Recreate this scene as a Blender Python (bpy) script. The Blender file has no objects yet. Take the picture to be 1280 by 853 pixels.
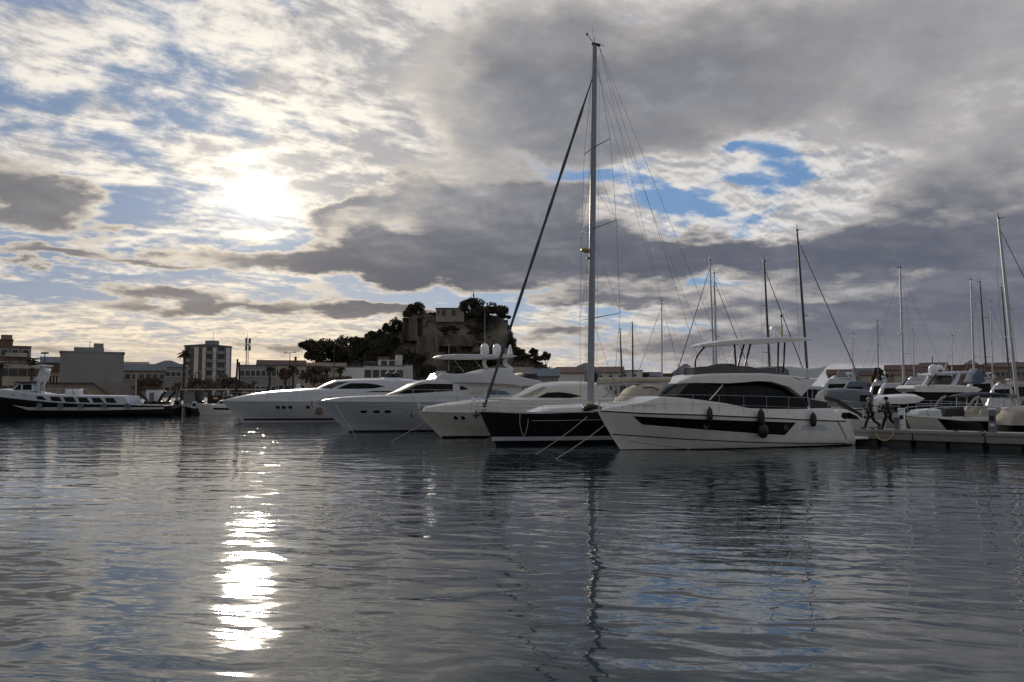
import bpy, bmesh, math, random
from mathutils import Vector, Matrix
R = math.radians
rnd = random.Random(7)
scene = bpy.context.scene
C = scene.collection

# ------------------------------------------------------------------ camera
CAM_H, FPX, PITCH = 3.0, 914.0, math.atan((488-426.5)/914.0)
cam_d = bpy.data.cameras.new('camera'); cam = bpy.data.objects.new('camera', cam_d); C.objects.link(cam)
cam_d.sensor_width = 36.0; cam_d.lens = 36.0*FPX/1280.0; cam_d.clip_start = 0.2; cam_d.clip_end = 20000
cam.location = (0, 0, CAM_H); cam.rotation_euler = (math.pi/2+PITCH, 0, 0)
scene.camera = cam

def ray(px, py):
    """direction of a photograph pixel (1280x853 frame) with unit forward y"""
    a, b = (px-640.0)/FPX, (426.5-py)/FPX
    c, s = math.cos(PITCH), math.sin(PITCH)
    y, z = c-s*b, s+c*b
    return a/y, z/y
def at(px, py, Y):
    a, b = ray(px, py); return Vector((a*Y, Y, CAM_H+b*Y))
def azel(px, py):
    a, b = ray(px, py)
    return math.degrees(math.atan2(a, 1)), math.degrees(math.atan2(b, math.hypot(a, 1)))

# ------------------------------------------------------------------ sun and sky
SUN_AZ, SUN_EL = azel(320, 243)
sd = Vector((math.sin(R(SUN_AZ))*math.cos(R(SUN_EL)), math.cos(R(SUN_AZ))*math.cos(R(SUN_EL)), math.sin(R(SUN_EL))))
sun_d = bpy.data.lights.new('sun', 'SUN'); sun = bpy.data.objects.new('sun', sun_d); C.objects.link(sun)
sun_d.energy = 2.0; sun_d.angle = R(3.0); sun_d.color = (1.0, 0.86, 0.68)
sun.rotation_euler = (-sd).to_track_quat('-Z', 'Y').to_euler()
sun.location = sd*200

vs = scene.view_settings
scene.display_settings.display_device = 'sRGB'
vs.view_transform = 'Standard'; vs.look = 'None'; vs.exposure = 0.28; vs.gamma = 1.0; vs.use_curve_mapping = False

world = bpy.data.worlds.new('World'); scene.world = world; world.use_nodes = True
world.cycles.sampling_method = 'MANUAL'; world.cycles.sample_map_resolution = 1024
wt = world.node_tree; wt.nodes.clear()
class S:
    """a socket with arithmetic, for writing node graphs as expressions"""
    def __init__(s, sock): s.s = sock
    def __add__(a, b): return M('ADD', a, b)
    def __radd__(a, b): return M('ADD', b, a)
    def __sub__(a, b): return M('SUBTRACT', a, b)
    def __rsub__(a, b): return M('SUBTRACT', b, a)
    def __mul__(a, b): return M('MULTIPLY', a, b)
    def __rmul__(a, b): return M('MULTIPLY', b, a)
    def __truediv__(a, b): return M('DIVIDE', a, b)
T = wt
def put(sock, v):
    if isinstance(v, S): T.links.new(v.s, sock)
    else: sock.default_value = v
def M(op, a, b=None, clamp=False):
    n = T.nodes.new('ShaderNodeMath'); n.operation = op; n.use_clamp = clamp
    put(n.inputs[0], a)
    if b is not None: put(n.inputs[1], b)
    return S(n.outputs[0])
def comb(x, y, z):
    n = T.nodes.new('ShaderNodeCombineXYZ')
    for i, v in enumerate((x, y, z)): put(n.inputs[i], v)
    return S(n.outputs[0])
def vm(op, a, b=None, out=0):
    n = T.nodes.new('ShaderNodeVectorMath'); n.operation = op
    put(n.inputs[0], a)
    if b is not None: put(n.inputs[1], b)
    return S(n.outputs['Value'] if op in ('DOT_PRODUCT', 'LENGTH') else n.outputs[0])
def noise(vec, scale, detail=6, rough=.55, dist=0.0, lac=2.0, color=False):
    n = T.nodes.new('ShaderNodeTexNoise'); put(n.inputs['Vector'], vec)
    for k, v in (('Scale', scale), ('Detail', detail), ('Roughness', rough), ('Distortion', dist), ('Lacunarity', lac)):
        n.inputs[k].default_value = v
    return S(n.outputs['Color' if color else 'Fac'])
def smooth(x, a, b):
    n = T.nodes.new('ShaderNodeMapRange'); n.interpolation_type = 'SMOOTHSTEP'
    put(n.inputs[0], x); n.inputs[1].default_value = a; n.inputs[2].default_value = b
    return S(n.outputs[0])
def mixc(f, a, b):
    n = T.nodes.new('ShaderNodeMix'); n.data_type = 'RGBA'; n.clamp_factor = True
    put(n.inputs[0], f)
    for k, v in ((6, a), (7, b)):
        if isinstance(v, S): T.links.new(v.s, n.inputs[k])
        else: n.inputs[k].default_value = (*v, 1)
    return S(n.outputs[2])
def addc(a, b, f=1.0):
    n = T.nodes.new('ShaderNodeMix'); n.data_type = 'RGBA'; n.blend_type = 'ADD'; n.clamp_factor = False
    put(n.inputs[0], f)
    for k, v in ((6, a), (7, b)):
        if isinstance(v, S): T.links.new(v.s, n.inputs[k])
        else: n.inputs[k].default_value = (*v, 1)
    return S(n.outputs[2])
def build_sky():
    tc = T.nodes.new('ShaderNodeTexCoord'); d = S(tc.outputs['Generated'])
    sp = T.nodes.new('ShaderNodeSeparateXYZ'); T.links.new(d.s, sp.inputs[0])
    dx, dy, dz = (S(o) for o in sp.outputs)
    az = M('ARCTAN2', dx, dy)*57.29578
    el = M('ARCSINE', dz)*57.29578
    zz = M('MAXIMUM', dz, -0.02)+0.20
    q = comb(dx/zz, dy/zz, 0.0)                       # a flat cloud deck seen in perspective
    w = noise(q, 2.6, 5, .6, color=True)              # warp of the layout
    ws = T.nodes.new('ShaderNodeSeparateXYZ'); T.links.new(w.s, ws.inputs[0])
    wx, wy = S(ws.outputs[0])-0.5, S(ws.outputs[1])-0.5
    up = M('MAXIMUM', el, 0.0)*(1/16.0)+0.30
    P = comb(az+wx*13.0, el+wy*7.0*up, 0.0)
    def blobs(lst):
        tot = None
        for (px, py, rx, ry, k, *rot) in lst:
            a, e = azel(px, py)
            v = vm('SUBTRACT', P, (a, e, 0))
            if rot:
                n = T.nodes.new('ShaderNodeVectorRotate'); n.rotation_type = 'Z_AXIS'
                put(n.inputs['Vector'], v); n.inputs['Angle'].default_value = R(rot[0]); v = S(n.outputs[0])
            v = vm('MULTIPLY', v, (1/(rx*.0627), 1/(ry*.0627), 0))
            g = M('POWER', 2.71828, 0.0-vm('DOT_PRODUCT', v, v))*k
            tot = g if tot is None else tot+g
        return tot
    sunang = M('ARCCOSINE', M('MINIMUM', vm('DOT_PRODUCT', d, tuple(sd)), 1.0))*57.29578
    def glow(t): return M('POWER', 2.71828, 0.0-sunang/t)
    g_wide, g_mid = glow(15.0), glow(4.0)

    # --- noise fields on the deck
    rq = T.nodes.new('ShaderNodeVectorRotate'); rq.rotation_type = 'Z_AXIS'; put(rq.inputs['Vector'], q); rq.inputs['Angle'].default_value = R(-35)
    qs = vm('MULTIPLY', S(rq.outputs[0]), (0.75, 1.3, 1))
    nb = noise(vm('ADD', q, (3.1, 1.7, 0)), 1.2, 4, .55, .3)
    nm = noise(vm('ADD', q, (7.3, 0.4, 0)), 3.4, 9, .60, .2)
    nf = noise(vm('ADD', qs, (1.0, 5.0, 0)), 6.0, 9, .62, .25)
    # light side of the puffs: the same field sampled a little towards the sun
    su = Vector((sd.x, sd.y)).normalized()
    nmo = noise(vm('ADD', q, (7.3+su.x*.05, 0.4+su.y*.05, 0)), 3.4, 9, .60, .2)
    relief = (nm-nmo)*2.6
    nfo = noise(vm('ADD', qs, (1.0+.018, 5.0+.018, 0)), 6.0, 6, .62, .25)
    relief_f = (nf-nfo)*1.6

    # --- clear sky
    st = T.nodes.new('ShaderNodeTexSky'); st.sky_type = 'NISHITA'; st.sun_disc = False
    st.sun_elevation = R(SUN_EL); st.sun_rotation = R(SUN_AZ); st.air_density = 1.0; st.dust_density = 0.6; st.ozone_density = 2.5
    clear = mixc(0.78, S(st.outputs[0]), (0.95, 2.0, 3.9))
    clear = mixc(smooth(az, 12.0, -24.0)*0.72, clear, (1.55, 2.15, 3.2))

    # --- high broken white cloud
    covA = blobs([(60, 20, 200, 40, .10), (30, 100, 60, 70, .22), (340, 60, 190, 60, .20, -25), (500, 110, 120, 100, .45), (560, 190, 150, 40, .30),
                  (950, 215, 190, 80, .62), (958, 203, 74, 34, -1.35), (880, 262, 80, 18, -.70, 12), (715, 207, 95, 20, -.95), (790, 232, 60, 14, -.5, 15), (330, 215, 110, 30, .42), (420, 205, 150, 40, .25),
                  (170, 165, 170, 30, -.20, -32), (120, 320, 130, 10, -.3), (210, 245, 160, 16, -.12), (520, 384, 130, 14, -.7), (80, 360, 160, 10, -.25),
                  (250, 415, 300, 36, .34), (120, 365, 120, 8, -.3), (1000, 400, 400, 60, .22), (1000, 60, 500, 160, .8)])
    hz = M('POWER', 2.71828, 0.0-M('MAXIMUM', el, 0.0)/3.6)
    fa = (nf-0.5)*(1.9-hz*1.5)+(nm-0.5)*(2.2+hz*1.4)+(nb-0.5)*.8+covA
    aA = smooth(fa, -0.22, 0.34)
    litA = mixc(g_wide, (6.2, 6.0, 5.8), (10.2, 9.2, 7.6))
    litA = mixc(hz*1.3*smooth(sunang, 42.0, 10.0), litA, (9.8, 7.7, 4.7))
    shadeA = mixc(g_wide, (3.2, 3.2, 3.35), (4.3, 4.1, 4.0))
    litA = mixc(smooth(relief+relief_f*1.3-(fa-.25)*.30, -.34, .22), shadeA, litA)
    col = mixc(aA*0.97, clear, litA)

    # --- low grey deck with bright thin rims
    covB = blobs([(690, 155, 150, 60, .62), (950, 115, 330, 85, .74), (640, 90, 90, 80, .35), (1240, 270, 170, 120, .70), (900, 30, 480, 50, .36), (1190, 115, 70, 26, -.38),
                  (1060, 200, 120, 26, -.30), (625, 260, 115, 42, 1.25), (700, 255, 60, 36, .60), (485, 328, 215, 34, 1.35), (440, 262, 85, 14, .60, -22), (700, 330, 150, 28, 1.0), (940, 315, 190, 22, .95), (1150, 335, 160, 24, .45),
                  (955, 225, 110, 40, -.95), (740, 213, 95, 16, -.9), (880, 268, 80, 14, -.7, 12), (560, 225, 70, 12, -.3),
                  (40, 262, 100, 22, 1.2, 6), (10, 212, 40, 22, .5), (50, 324, 66, 10, .85), (235, 298, 105, 20, -.95), (200, 342, 60, 7, .6), (250, 377, 130, 11, .9), (480, 393, 80, 13, 1.15), (420, 398, 50, 8, .5),
                  (60, 443, 170, 8, .6), (220, 430, 150, 5, .45), (380, 432, 60, 8, .7), (312, 238, 58, 30, -1.1), (330, 294, 45, 8, -.8), (330, 120, 280, 80, -.3), (250, 350, 200, 6, -.3), (560, 376, 90, 7, -.5),
                  (760, 374, 110, 7, .6), (930, 388, 120, 12, .6), (1090, 405, 170, 12, .75), (850, 432, 150, 14, .6), (1000, 447, 250, 20, .55), (1230, 430, 140, 30, .8), (700, 417, 60, 8, .6), (1180, 375, 120, 9, .45)])
    dB = covB+(nm-0.5)*1.25+(nb-0.5)*0.45+(nf-0.5)*0.55
    hi = smooth(el+wy*14.0, 11.0, 17.0)*smooth(az, -16.0, -4.0)
    lo_e = 0.20-hi*0.22
    aB = smooth((dB-lo_e)/(0.26+hi*0.42), 0.0, 1.0)
    thick = smooth((dB-lo_e)/(0.62+hi*0.40), 0.05, 1.0)
    rim = mixc(g_wide, (3.9, 3.7, 3.65), (9.6, 8.4, 6.5))
    low = mixc(smooth(el+(nb-.5)*8, 6.0, 17.0), (0.68, 0.80, 1.16), (1.52, 1.58, 1.80))
    high = mixc(smooth(el+(nb-.5)*8, 6.0, 17.0), (1.5, 1.62, 1.98), (3.2, 3.25, 3.5))
    low = mixc(hi*.15, low, (2.4, 2.4, 2.6)); low = mixc(g_mid, low, (3.0, 2.7, 2.4)); high = mixc(g_wide*.35, high, (4.8, 4.3, 3.7))
    low = mixc(smooth(az, -14.0, -28.0)*.5, low, (1.85, 1.72, 1.66))
    f = smooth((nb-.5)*2.0+(nm-.5)*.8+relief*.55+(nf-.5)*.12-thick*.22+hi*.07-.03, -.52, .75)
    core = mixc(f, low, high)
    colB = mixc(thick, rim, core)
    col = mixc(aB, col, colB)

    # --- light of the veiled sun through the cloud, and the pale warm horizon
    warm = mixc(smooth(sunang, 10.0, 45.0), (7.2, 5.5, 3.5), (3.0, 2.85, 2.95))
    col = mixc(hz*0.62, col, warm)
    col = mixc(M('POWER', 2.71828, 0.0-M('MAXIMUM', el, 0.0)/1.8)*.85*smooth(sunang, 22.0, 44.0), col, (2.7, 2.6, 2.7))
    ragged = sunang*(1.0-(nm-.5)*2.2-(nf-.5)*1.2+aB*.5)
    col = addc(col, (19.0, 17.2, 14.3), M('POWER', 2.71828, 0.0-ragged/1.0)*(1.1-aB*.75))
    col = addc(col, (2.2, 2.0, 1.65), g_mid*(1.0-aB*.75))
    # behind the photographer: front-lit broken cloud
    back = smooth(dy, 0.15, -0.55)
    front_lit = mixc(smooth(nm+nf-1.0, -.12, .2), (1.35, 1.6, 2.0), (4.0, 3.7, 3.3))
    col = mixc(back, col, front_lit)
    bg = T.nodes.new('ShaderNodeBackground'); T.links.new(col.s, bg.inputs[0]); bg.inputs[1].default_value = 0.1
    out = T.nodes.new('ShaderNodeOutputWorld'); T.links.new(bg.outputs[0], out.inputs[0])
build_sky()
# ------------------------------------------------------------------ materials
def mat(name, col, rough=.5, metal=0.0, var=.12, scale=3.0, bump=0.0, bscale=None, coat=0.0, stretch=(1, 1, 1), col2=None, spec=.5, trans=0.0):
    """principled material whose colour, gloss and relief vary with object-space noise"""
    global T
    m = bpy.data.materials.new(name); m.use_nodes = True; nt = m.node_tree; nt.nodes.clear(); T = nt
    o = nt.nodes.new('ShaderNodeOutputMaterial'); b = nt.nodes.new('ShaderNodeBsdfPrincipled'); nt.links.new(b.outputs[0], o.inputs[0])
    tc = nt.nodes.new('ShaderNodeTexCoord')
    v = vm('MULTIPLY', S(tc.outputs['Object']), stretch)
    n = noise(v, scale, 5, .6)
    a = tuple(c*(1-var) for c in col) if col2 is None else col
    z = tuple(min(1, c*(1+var)) for c in col) if col2 is None else col2
    c = mixc(smooth(n, .3, .7), a, z)
    nt.links.new(c.s, b.inputs['Base Color'])
    b.inputs['Metallic'].default_value = metal; b.inputs['Coat Weight'].default_value = coat; b.inputs['Coat Roughness'].default_value = .08
    b.inputs['Specular IOR Level'].default_value = spec
    put(b.inputs['Roughness'], M('ADD', M('MULTIPLY', n, rough*.35), rough*.82))
    if trans: b.inputs['Transmission Weight'].default_value = trans
    if bump:
        bn = nt.nodes.new('ShaderNodeBump'); bn.inputs['Strength'].default_value = min(1, bump); bn.inputs['Distance'].default_value = .05
        put(bn.inputs['Height'], noise(v, bscale or scale*4, 5, .6)); nt.links.new(bn.outputs[0], b.inputs['Normal'])
    return m
def leafmat(name, c1, c2, scale=.5, rough=.7):
    return mat(name, c1, rough, col2=c2, scale=scale, spec=.2)
K = {}
def k(name): return K[name]
for args in [
    ('gelcoat', dict(col=(.76, .73, .68), rough=.22, var=.06, scale=1.6, coat=.4, stretch=(1, 1, .3))),  # warm tint puts sunlight reflected off the water into the white
    ('gelcoat_shaded', dict(col=(.55, .555, .57), rough=.26, var=.05, scale=1.4, coat=.3, stretch=(1, 1, .3))),  # white gelcoat with the shade on the farther yachts put into its colour
    ('gelcoat_grey_and_shaded', dict(col=(.46, .48, .52), rough=.28, var=.03, scale=.7, coat=.3)),  # grey trim; also white boats with their shade put into the tone
    ('gelcoat_cream', dict(col=(.66, .62, .55), rough=.3, var=.04, scale=.7, coat=.2)),
    ('hull_black', dict(col=(.005, .005, .006), rough=.14, var=.2, scale=1.5, coat=.15, spec=.3)),
    ('boot_black', dict(col=(.012, .012, .013), rough=.45, var=.3, scale=2)),
    ('dark_glass', dict(col=(.005, .006, .007), rough=.05, var=.1, spec=.15)),
    ('smoke_glass', dict(col=(.05, .045, .045), rough=.08, var=.1, spec=.6)),
    ('steel', dict(col=(.55, .55, .56), rough=.22, metal=1.0, var=.08)),
    ('mast_alu', dict(col=(.42, .43, .45), rough=.38, metal=.6, var=.08)),
    ('mast_dark', dict(col=(.05, .052, .056), rough=.4, metal=.3, var=.15)),
    ('mast_white', dict(col=(.26, .28, .31), rough=.3, metal=0, var=.05)),
    ('wire', dict(col=(.16, .16, .17), rough=.4, metal=.7, var=.1)),
    ('rope', dict(col=(.42, .38, .31), rough=.9, var=.2, scale=20)),
    ('rope_tan', dict(col=(.50, .36, .20), rough=.9, var=.2, scale=20)),
    ('rubber', dict(col=(.012, .012, .013), rough=.5, var=.2)),
    ('canvas_beige', dict(col=(.42, .37, .30), rough=.85, var=.12, scale=2, bump=.3)),
    ('canvas_white', dict(col=(.66, .66, .66), rough=.8, var=.06, scale=2, bump=.2)),
    ('canvas_navy', dict(col=(.02, .025, .04), rough=.85, var=.2, scale=2, bump=.3)),
    ('canvas_grey', dict(col=(.15, .165, .18), rough=.85, var=.12, scale=2, bump=.3)),
    ('canvas_blue', dict(col=(.12, .155, .20), rough=.85, var=.12, scale=2, bump=.3)),
    ('clear_vinyl', dict(col=(.45, .42, .36), rough=.15, var=.15, scale=1.5)),
    ('teak', dict(col=(.30, .19, .10), rough=.6, var=.2, scale=4, stretch=(1, 12, 1))),
    ('dark_metal', dict(col=(.02, .02, .022), rough=.4, metal=.5, var=.2)),
    ('white_plastic', dict(col=(.75, .75, .75), rough=.35, var=.04)),
    ('amber', dict(col=(.45, .30, .12), rough=.4, var=.15)),
    ('blue_stripe', dict(col=(.03, .07, .18), rough=.3, var=.1)),
    ('brown_plastic', dict(col=(.15, .09, .06), rough=.5, var=.2)),
    ('concrete', dict(col=(.30, .29, .27), rough=.85, var=.2, scale=.8, bump=.4)),
    ('concrete_dark', dict(col=(.075, .068, .06), spec=.1, rough=.95, var=.35, scale=.6, bump=.5)),
    ('pontoon_deck', dict(col=(.34, .31, .26), rough=.8, var=.18, scale=2, stretch=(9, 1, 1), bump=.3)),
    ('pontoon_side', dict(col=(.25, .245, .235), rough=.7, var=.15, scale=1.2, stretch=(1, 1, 4), bump=.2)),
    ('land', dict(col=(.15, .14, .12), rough=.95, var=.35, scale=.08, bump=.3)),
    ('plaster_white', dict(col=(.60, .60, .58), rough=.9, var=.1, scale=.4, bump=.2)),
    ('plaster_cream', dict(col=(.46, .40, .32), rough=.9, var=.14, scale=.4, bump=.2)),
    ('plaster_grey', dict(col=(.27, .26, .25), rough=.9, var=.10, scale=.25, bump=.2, stretch=(1, 1, .35))),
    ('plaster_brown', dict(col=(.27, .20, .155), rough=.9, var=.18, scale=.4, bump=.2)),
    ('brick_brown', dict(col=(.17, .105, .08), rough=.9, var=.25, scale=.9, bump=.4)),
    ('roof_tile', dict(col=(.11, .058, .04), rough=.85, var=.35, scale=1.2, bump=.6, stretch=(4, 1, 1))),
    ('roof_grey', dict(col=(.13, .135, .14), rough=.8, var=.2, scale=.7)),
    ('window_glass', dict(col=(.02, .023, .028), rough=.12, var=.3, scale=.6, spec=.6)),
    ('shutter_brown', dict(col=(.10, .06, .04), rough=.7, var=.2)),
    ('fort_stone', dict(col=(.06, .050, .040), rough=.95, col2=(.19, .152, .115), scale=.30, bump=.8, bscale=1.2, stretch=(1, 1, .5))),
    ('fort_house', dict(col=(.31, .275, .23), rough=.95, var=.2, scale=.3, bump=.4)),
    ('cliff', dict(col=(.05, .045, .036), rough=1, col2=(.20, .165, .125), scale=.07, bump=.9, bscale=.5)),
    ('bark', dict(col=(.06, .045, .035), rough=.95, var=.3, scale=4, bump=.6)),
    ('twig', dict(col=(.20, .135, .105), rough=.95, var=.3, scale=1)),
    ('person_navy', dict(col=(.008, .009, .012), rough=.85, var=.3, scale=8)),
    ('person_black', dict(col=(.006, .006, .006), rough=.85, var=.3, scale=8)),
    ('skin', dict(col=(.42, .25, .17), rough=.55, var=.08, scale=9)),
    ('hair_grey', dict(col=(.30, .28, .26), rough=.8, var=.2, scale=20)),
    ('hair_dark', dict(col=(.012, .009, .008), rough=.7, var=.2, scale=20)),
    ('flag_yellow', dict(col=(.55, .35, .05), rough=.8)),
]: K[args[0]] = mat(args[0], **args[1])
K['pine'] = leafmat('pine', (.030, .030, .017), (.085, .075, .042), .35)
K['scrub'] = leafmat('scrub', (.026, .025, .015), (.10, .08, .05), .12)
K['palm'] = leafmat('palm', (.022, .026, .012), (.07, .062, .03), .6)
K['dry_leaf'] = leafmat('dry_leaf', (.075, .052, .038), (.19, .13, .092), .5)
K['hedge'] = leafmat('hedge', (.02, .022, .012), (.07, .055, .03), .4)

# ------------------------------------------------------------------ mesh building
class MB:
    def __init__(s): s.v, s.f = [], []
    def add(s, vs, fs):
        o = len(s.v); s.v += [tuple(p) for p in vs]; s.f += [tuple(i+o for i in f) for f in fs]; return s
    def box(s, x0, x1, y0, y1, z0, z1):
        v = [(x, y, z) for z in (z0, z1) for y in (y0, y1) for x in (x0, x1)]
        return s.add(v, [(0, 2, 3, 1), (4, 5, 7, 6), (0, 1, 5, 4), (1, 3, 7, 5), (3, 2, 6, 7), (2, 0, 4, 6)])
    def rings(s, rings, closed=True, cap=True):
        n = len(rings[0]); fs = []
        vs = [p for r in rings for p in r]
        for i in range(len(rings)-1):
            for j in range(n if closed else n-1):
                a, b = i*n+j, i*n+(j+1) % n
                fs.append((a, b, b+n, a+n))
        if cap and closed:
            fs.append(tuple(range(n-1, -1, -1))); fs.append(tuple(range((len(rings)-1)*n, len(rings)*n)))
        return s.add(vs, fs)
    def tube(s, pts, r, n=8, cap=True, flat=1.0):
        pts = [Vector(p) for p in pts]
        if not hasattr(r, '__len__'): r = [r]*len(pts)
        rg = []; prev = None
        for i, p in enumerate(pts):
            t = (pts[min(i+1, len(pts)-1)]-pts[max(i-1, 0)])
            if t.length < 1e-9: t = Vector((0, 0, 1))
            t.normalize()
            if prev is None:
                ref = Vector((0, 0, 1)) if abs(t.z) < .9 else Vector((0, 1, 0))
                u = t.cross(ref).normalized()
            else:
                u = (prev-t*prev.dot(t)).normalized()
            prev = u; w = t.cross(u)
            rg.append([p+(u*math.cos(2*math.pi*j/n)+w*flat*math.sin(2*math.pi*j/n))*r[i] for j in range(n)])
        return s.rings(rg, True, cap)
    def lathe(s, prof, c=(0, 0, 0), n=14, axis='z'):
        rg = []
        for r, h in prof:
            ring = []
            for j in range(n):
                a = 2*math.pi*j/n; p = (r*math.cos(a), r*math.sin(a), h)
                if axis == 'x': p = (h, p[0], p[1])
                if axis == 'y': p = (p[1], h, p[0])
                ring.append((p[0]+c[0], p[1]+c[1], p[2]+c[2]))
            rg.append(ring)
        return s.rings(rg)
    def prism(s, poly, y0, y1, axis='y'):
        """outline of (x, z) pairs extruded along y (or along x / z)"""
        n = len(poly)
        def P(a, b, t): return {'y': (a, t, b), 'x': (t, a, b), 'z': (a, b, t)}[axis]
        return s.add([P(a, b, y0) for a, b in poly]+[P(a, b, y1) for a, b in poly],
                     [tuple(range(n)), tuple(range(2*n-1, n-1, -1))]+[(i, i+n, (i+1) % n+n, (i+1) % n) for i in range(n)])
    def build(s, name, m, parent=None, smooth=True, ang=38, bevel=0, seg=2):
        me = bpy.data.meshes.new(name); me.from_pydata(s.v, [], s.f); 
        bm = bmesh.new(); bm.from_mesh(me)
        bmesh.ops.remove_doubles(bm, verts=bm.verts, dist=1e-5)
        bmesh.ops.recalc_face_normals(bm, faces=bm.faces)
        if bevel:
            es = [e for e in bm.edges if len(e.link_faces) == 2 and e.calc_face_angle(0) > R(40)]
            bmesh.ops.bevel(bm, geom=es, offset=bevel, segments=seg, profile=.5, affect='EDGES', clamp_overlap=True)
        if smooth:
            for f in bm.faces: f.smooth = True
            for e in bm.edges:
                if len(e.link_faces) == 2 and e.calc_face_angle(0) > R(ang): e.smooth = False
        bm.to_mesh(me); bm.free()
        return link(name, me, m, parent)
def link(name, me, m, parent=None):
    me.materials.clear(); me.materials.append(K[m] if isinstance(m, str) else m)
    o = bpy.data.objects.new(name, me); C.objects.link(o)
    if parent: o.parent = parent
    return o
def tag(o, label, cat, group=None, kind=None):
    if label: o['label'] = label
    if cat: o['category'] = cat
    if group: o['group'] = group
    if kind: o['kind'] = kind
    return o
def empty(name, loc, rz=0.0, label=None, cat=None, group=None):
    o = bpy.data.objects.new(name, None); o.empty_display_size = .3; C.objects.link(o)
    o.location = loc; o.rotation_euler = (0, 0, rz); return tag(o, label, cat, group)
def copy_tree(o, parent=None):
    c = o.copy(); C.objects.link(c)
    if parent: c.parent = parent
    for ch in o.children: copy_tree(ch, c)
    return c
def interp(pts, x):
    """piecewise-linear y(x); pts sorted by x"""
    if x <= pts[0][0]: return pts[0][1]
    for (a, b), (c, d) in zip(pts, pts[1:]):
        if x <= c: return b+(d-b)*(x-a)/max(1e-9, c-a)
    return pts[-1][1]
def spline(pts, n=6):
    """catmull-rom through 2-D or 3-D points"""
    P = [Vector(p) for p in pts]; out = []
    for i in range(len(P)-1):
        a, b, c, d = P[max(i-1, 0)], P[i], P[i+1], P[min(i+2, len(P)-1)]
        for j in range(n):
            t = j/n
            out.append(.5*((2*b)+(c-a)*t+(2*a-5*b+4*c-d)*t*t+(3*b-a-3*c+d)*t**3))
    out.append(P[-1]); return out
def span(poly, x):
    """lowest and highest z of a closed (x, z) outline at x"""
    zs = []
    for (x0, z0), (x1, z1) in zip(poly, poly[1:]+poly[:1]):
        if min(x0, x1)-1e-9 <= x <= max(x0, x1)+1e-9:
            if abs(x1-x0) < 1e-9: zs += [z0, z1]
            else: zs.append(z0+(z1-z0)*(x-x0)/(x1-x0))
    return (min(zs), max(zs)) if zs else (0, 0)
def xs_of(poly, n):
    xs = sorted(set([p[0] for p in poly])); lo, hi = xs[0], xs[-1]
    xs = sorted(set(xs+[lo+(hi-lo)*i/n for i in range(n+1)]))
    out = [xs[0]]
    for x in xs[1:]:
        if x-out[-1] > (hi-lo)*.004: out.append(x)
    return out
# ------------------------------------------------------------------ water
def water_material():
    global T
    m = bpy.data.materials.new('harbour_water'); m.use_nodes = True; nt = m.node_tree; nt.nodes.clear(); T = nt
    o = nt.nodes.new('ShaderNodeOutputMaterial'); b = nt.nodes.new('ShaderNodeBsdfPrincipled'); nt.links.new(b.outputs[0], o.inputs[0])
    b.inputs['Base Color'].default_value = (.011, .024, .031, 1); b.inputs['IOR'].default_value = 1.62
    b.inputs['Roughness'].default_value = .035
    tc = nt.nodes.new('ShaderNodeTexCoord'); v = S(tc.outputs['Object'])
    r = nt.nodes.new('ShaderNodeVectorRotate'); r.rotation_type = 'Z_AXIS'; put(r.inputs['Vector'], v); r.inputs['Angle'].default_value = R(9); vr = S(r.outputs[0])
    a = noise(vm('MULTIPLY', vr, (.40, 1, 1)), 1.9, 1.5, .35, .5)
    c = noise(vm('MULTIPLY', vm('ADD', vr, (7, 3, 0)), (.55, 1, 1)), 5.5, 2, .4, .3)
    s_ = noise(vm('MULTIPLY', v, (.5, 1, 1)), .45, 1, .4)
    calm = smooth(noise(vm('MULTIPLY', v, (.35, 1, 1)), .10, 3, .5), .36, .64)          # cat's paws: ruffled and calmer patches
    sx = nt.nodes.new('ShaderNodeSeparateXYZ'); T.links.new(v.s, sx.inputs[0])
    wind = smooth(S(sx.outputs[1]), 14.0, 50.0)*smooth(S(sx.outputs[0]), 8.0, -8.0)      # the open basin is more ruffled than the lee of the yachts
    h = a*(wind*.002+.029)+(c*.0042)*(calm*1.3+wind*.4+.2)+s_*.05
    bn = nt.nodes.new('ShaderNodeBump'); bn.inputs['Strength'].default_value = 1; bn.inputs['Distance'].default_value = 1
    put(bn.inputs['Height'], h); nt.links.new(bn.outputs[0], b.inputs['Normal'])
    return m
K['water'] = water_material()
def sheet(name, pts, z, m):
    me = bpy.data.meshes.new(name); me.from_pydata([(x, y, z) for x, y in pts], [], [tuple(range(len(pts)))]); o = link(name, me, m); o['kind'] = 'structure'; return o
sheet('water', [(-3000, -400), (3000, -400), (3000, 6000), (-3000, 6000)], 0, 'water')
LZ = 1.2
edge = [(-420, 92), (-62, 93), (-30, 94.5), (-14, 108), (2, 150), (70, 205), (600, 215)]
q = MB(); q.prism(edge+[(3000, 215), (3000, 6500), (-3000, 6500), (-3000, 92)], -1.5, LZ, 'z'); o = q.build('quay', 'land', smooth=False); o['kind'] = 'structure'
q = MB()
for (x0, y0), (x1, y1) in zip(edge, edge[1:]):
    d = Vector((x1-x0, y1-y0, 0)); n = Vector((d.y, -d.x, 0)).normalized()
    P = [Vector((x0, y0, 0))+n*.25, Vector((x1, y1, 0))+n*.25, Vector((x1, y1, 0))-n*.5, Vector((x0, y0, 0))-n*.5]
    q.add([(p.x, p.y, LZ+.012) for p in P]+[(p.x, p.y, LZ-.35) for p in P], [(0, 1, 2, 3), (7, 6, 5, 4), (0, 4, 5, 1), (1, 5, 6, 2), (2, 6, 7, 3), (3, 7, 4, 0)])
o = q.build('quay_kerb', 'concrete', smooth=False); o['kind'] = 'structure'
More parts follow.
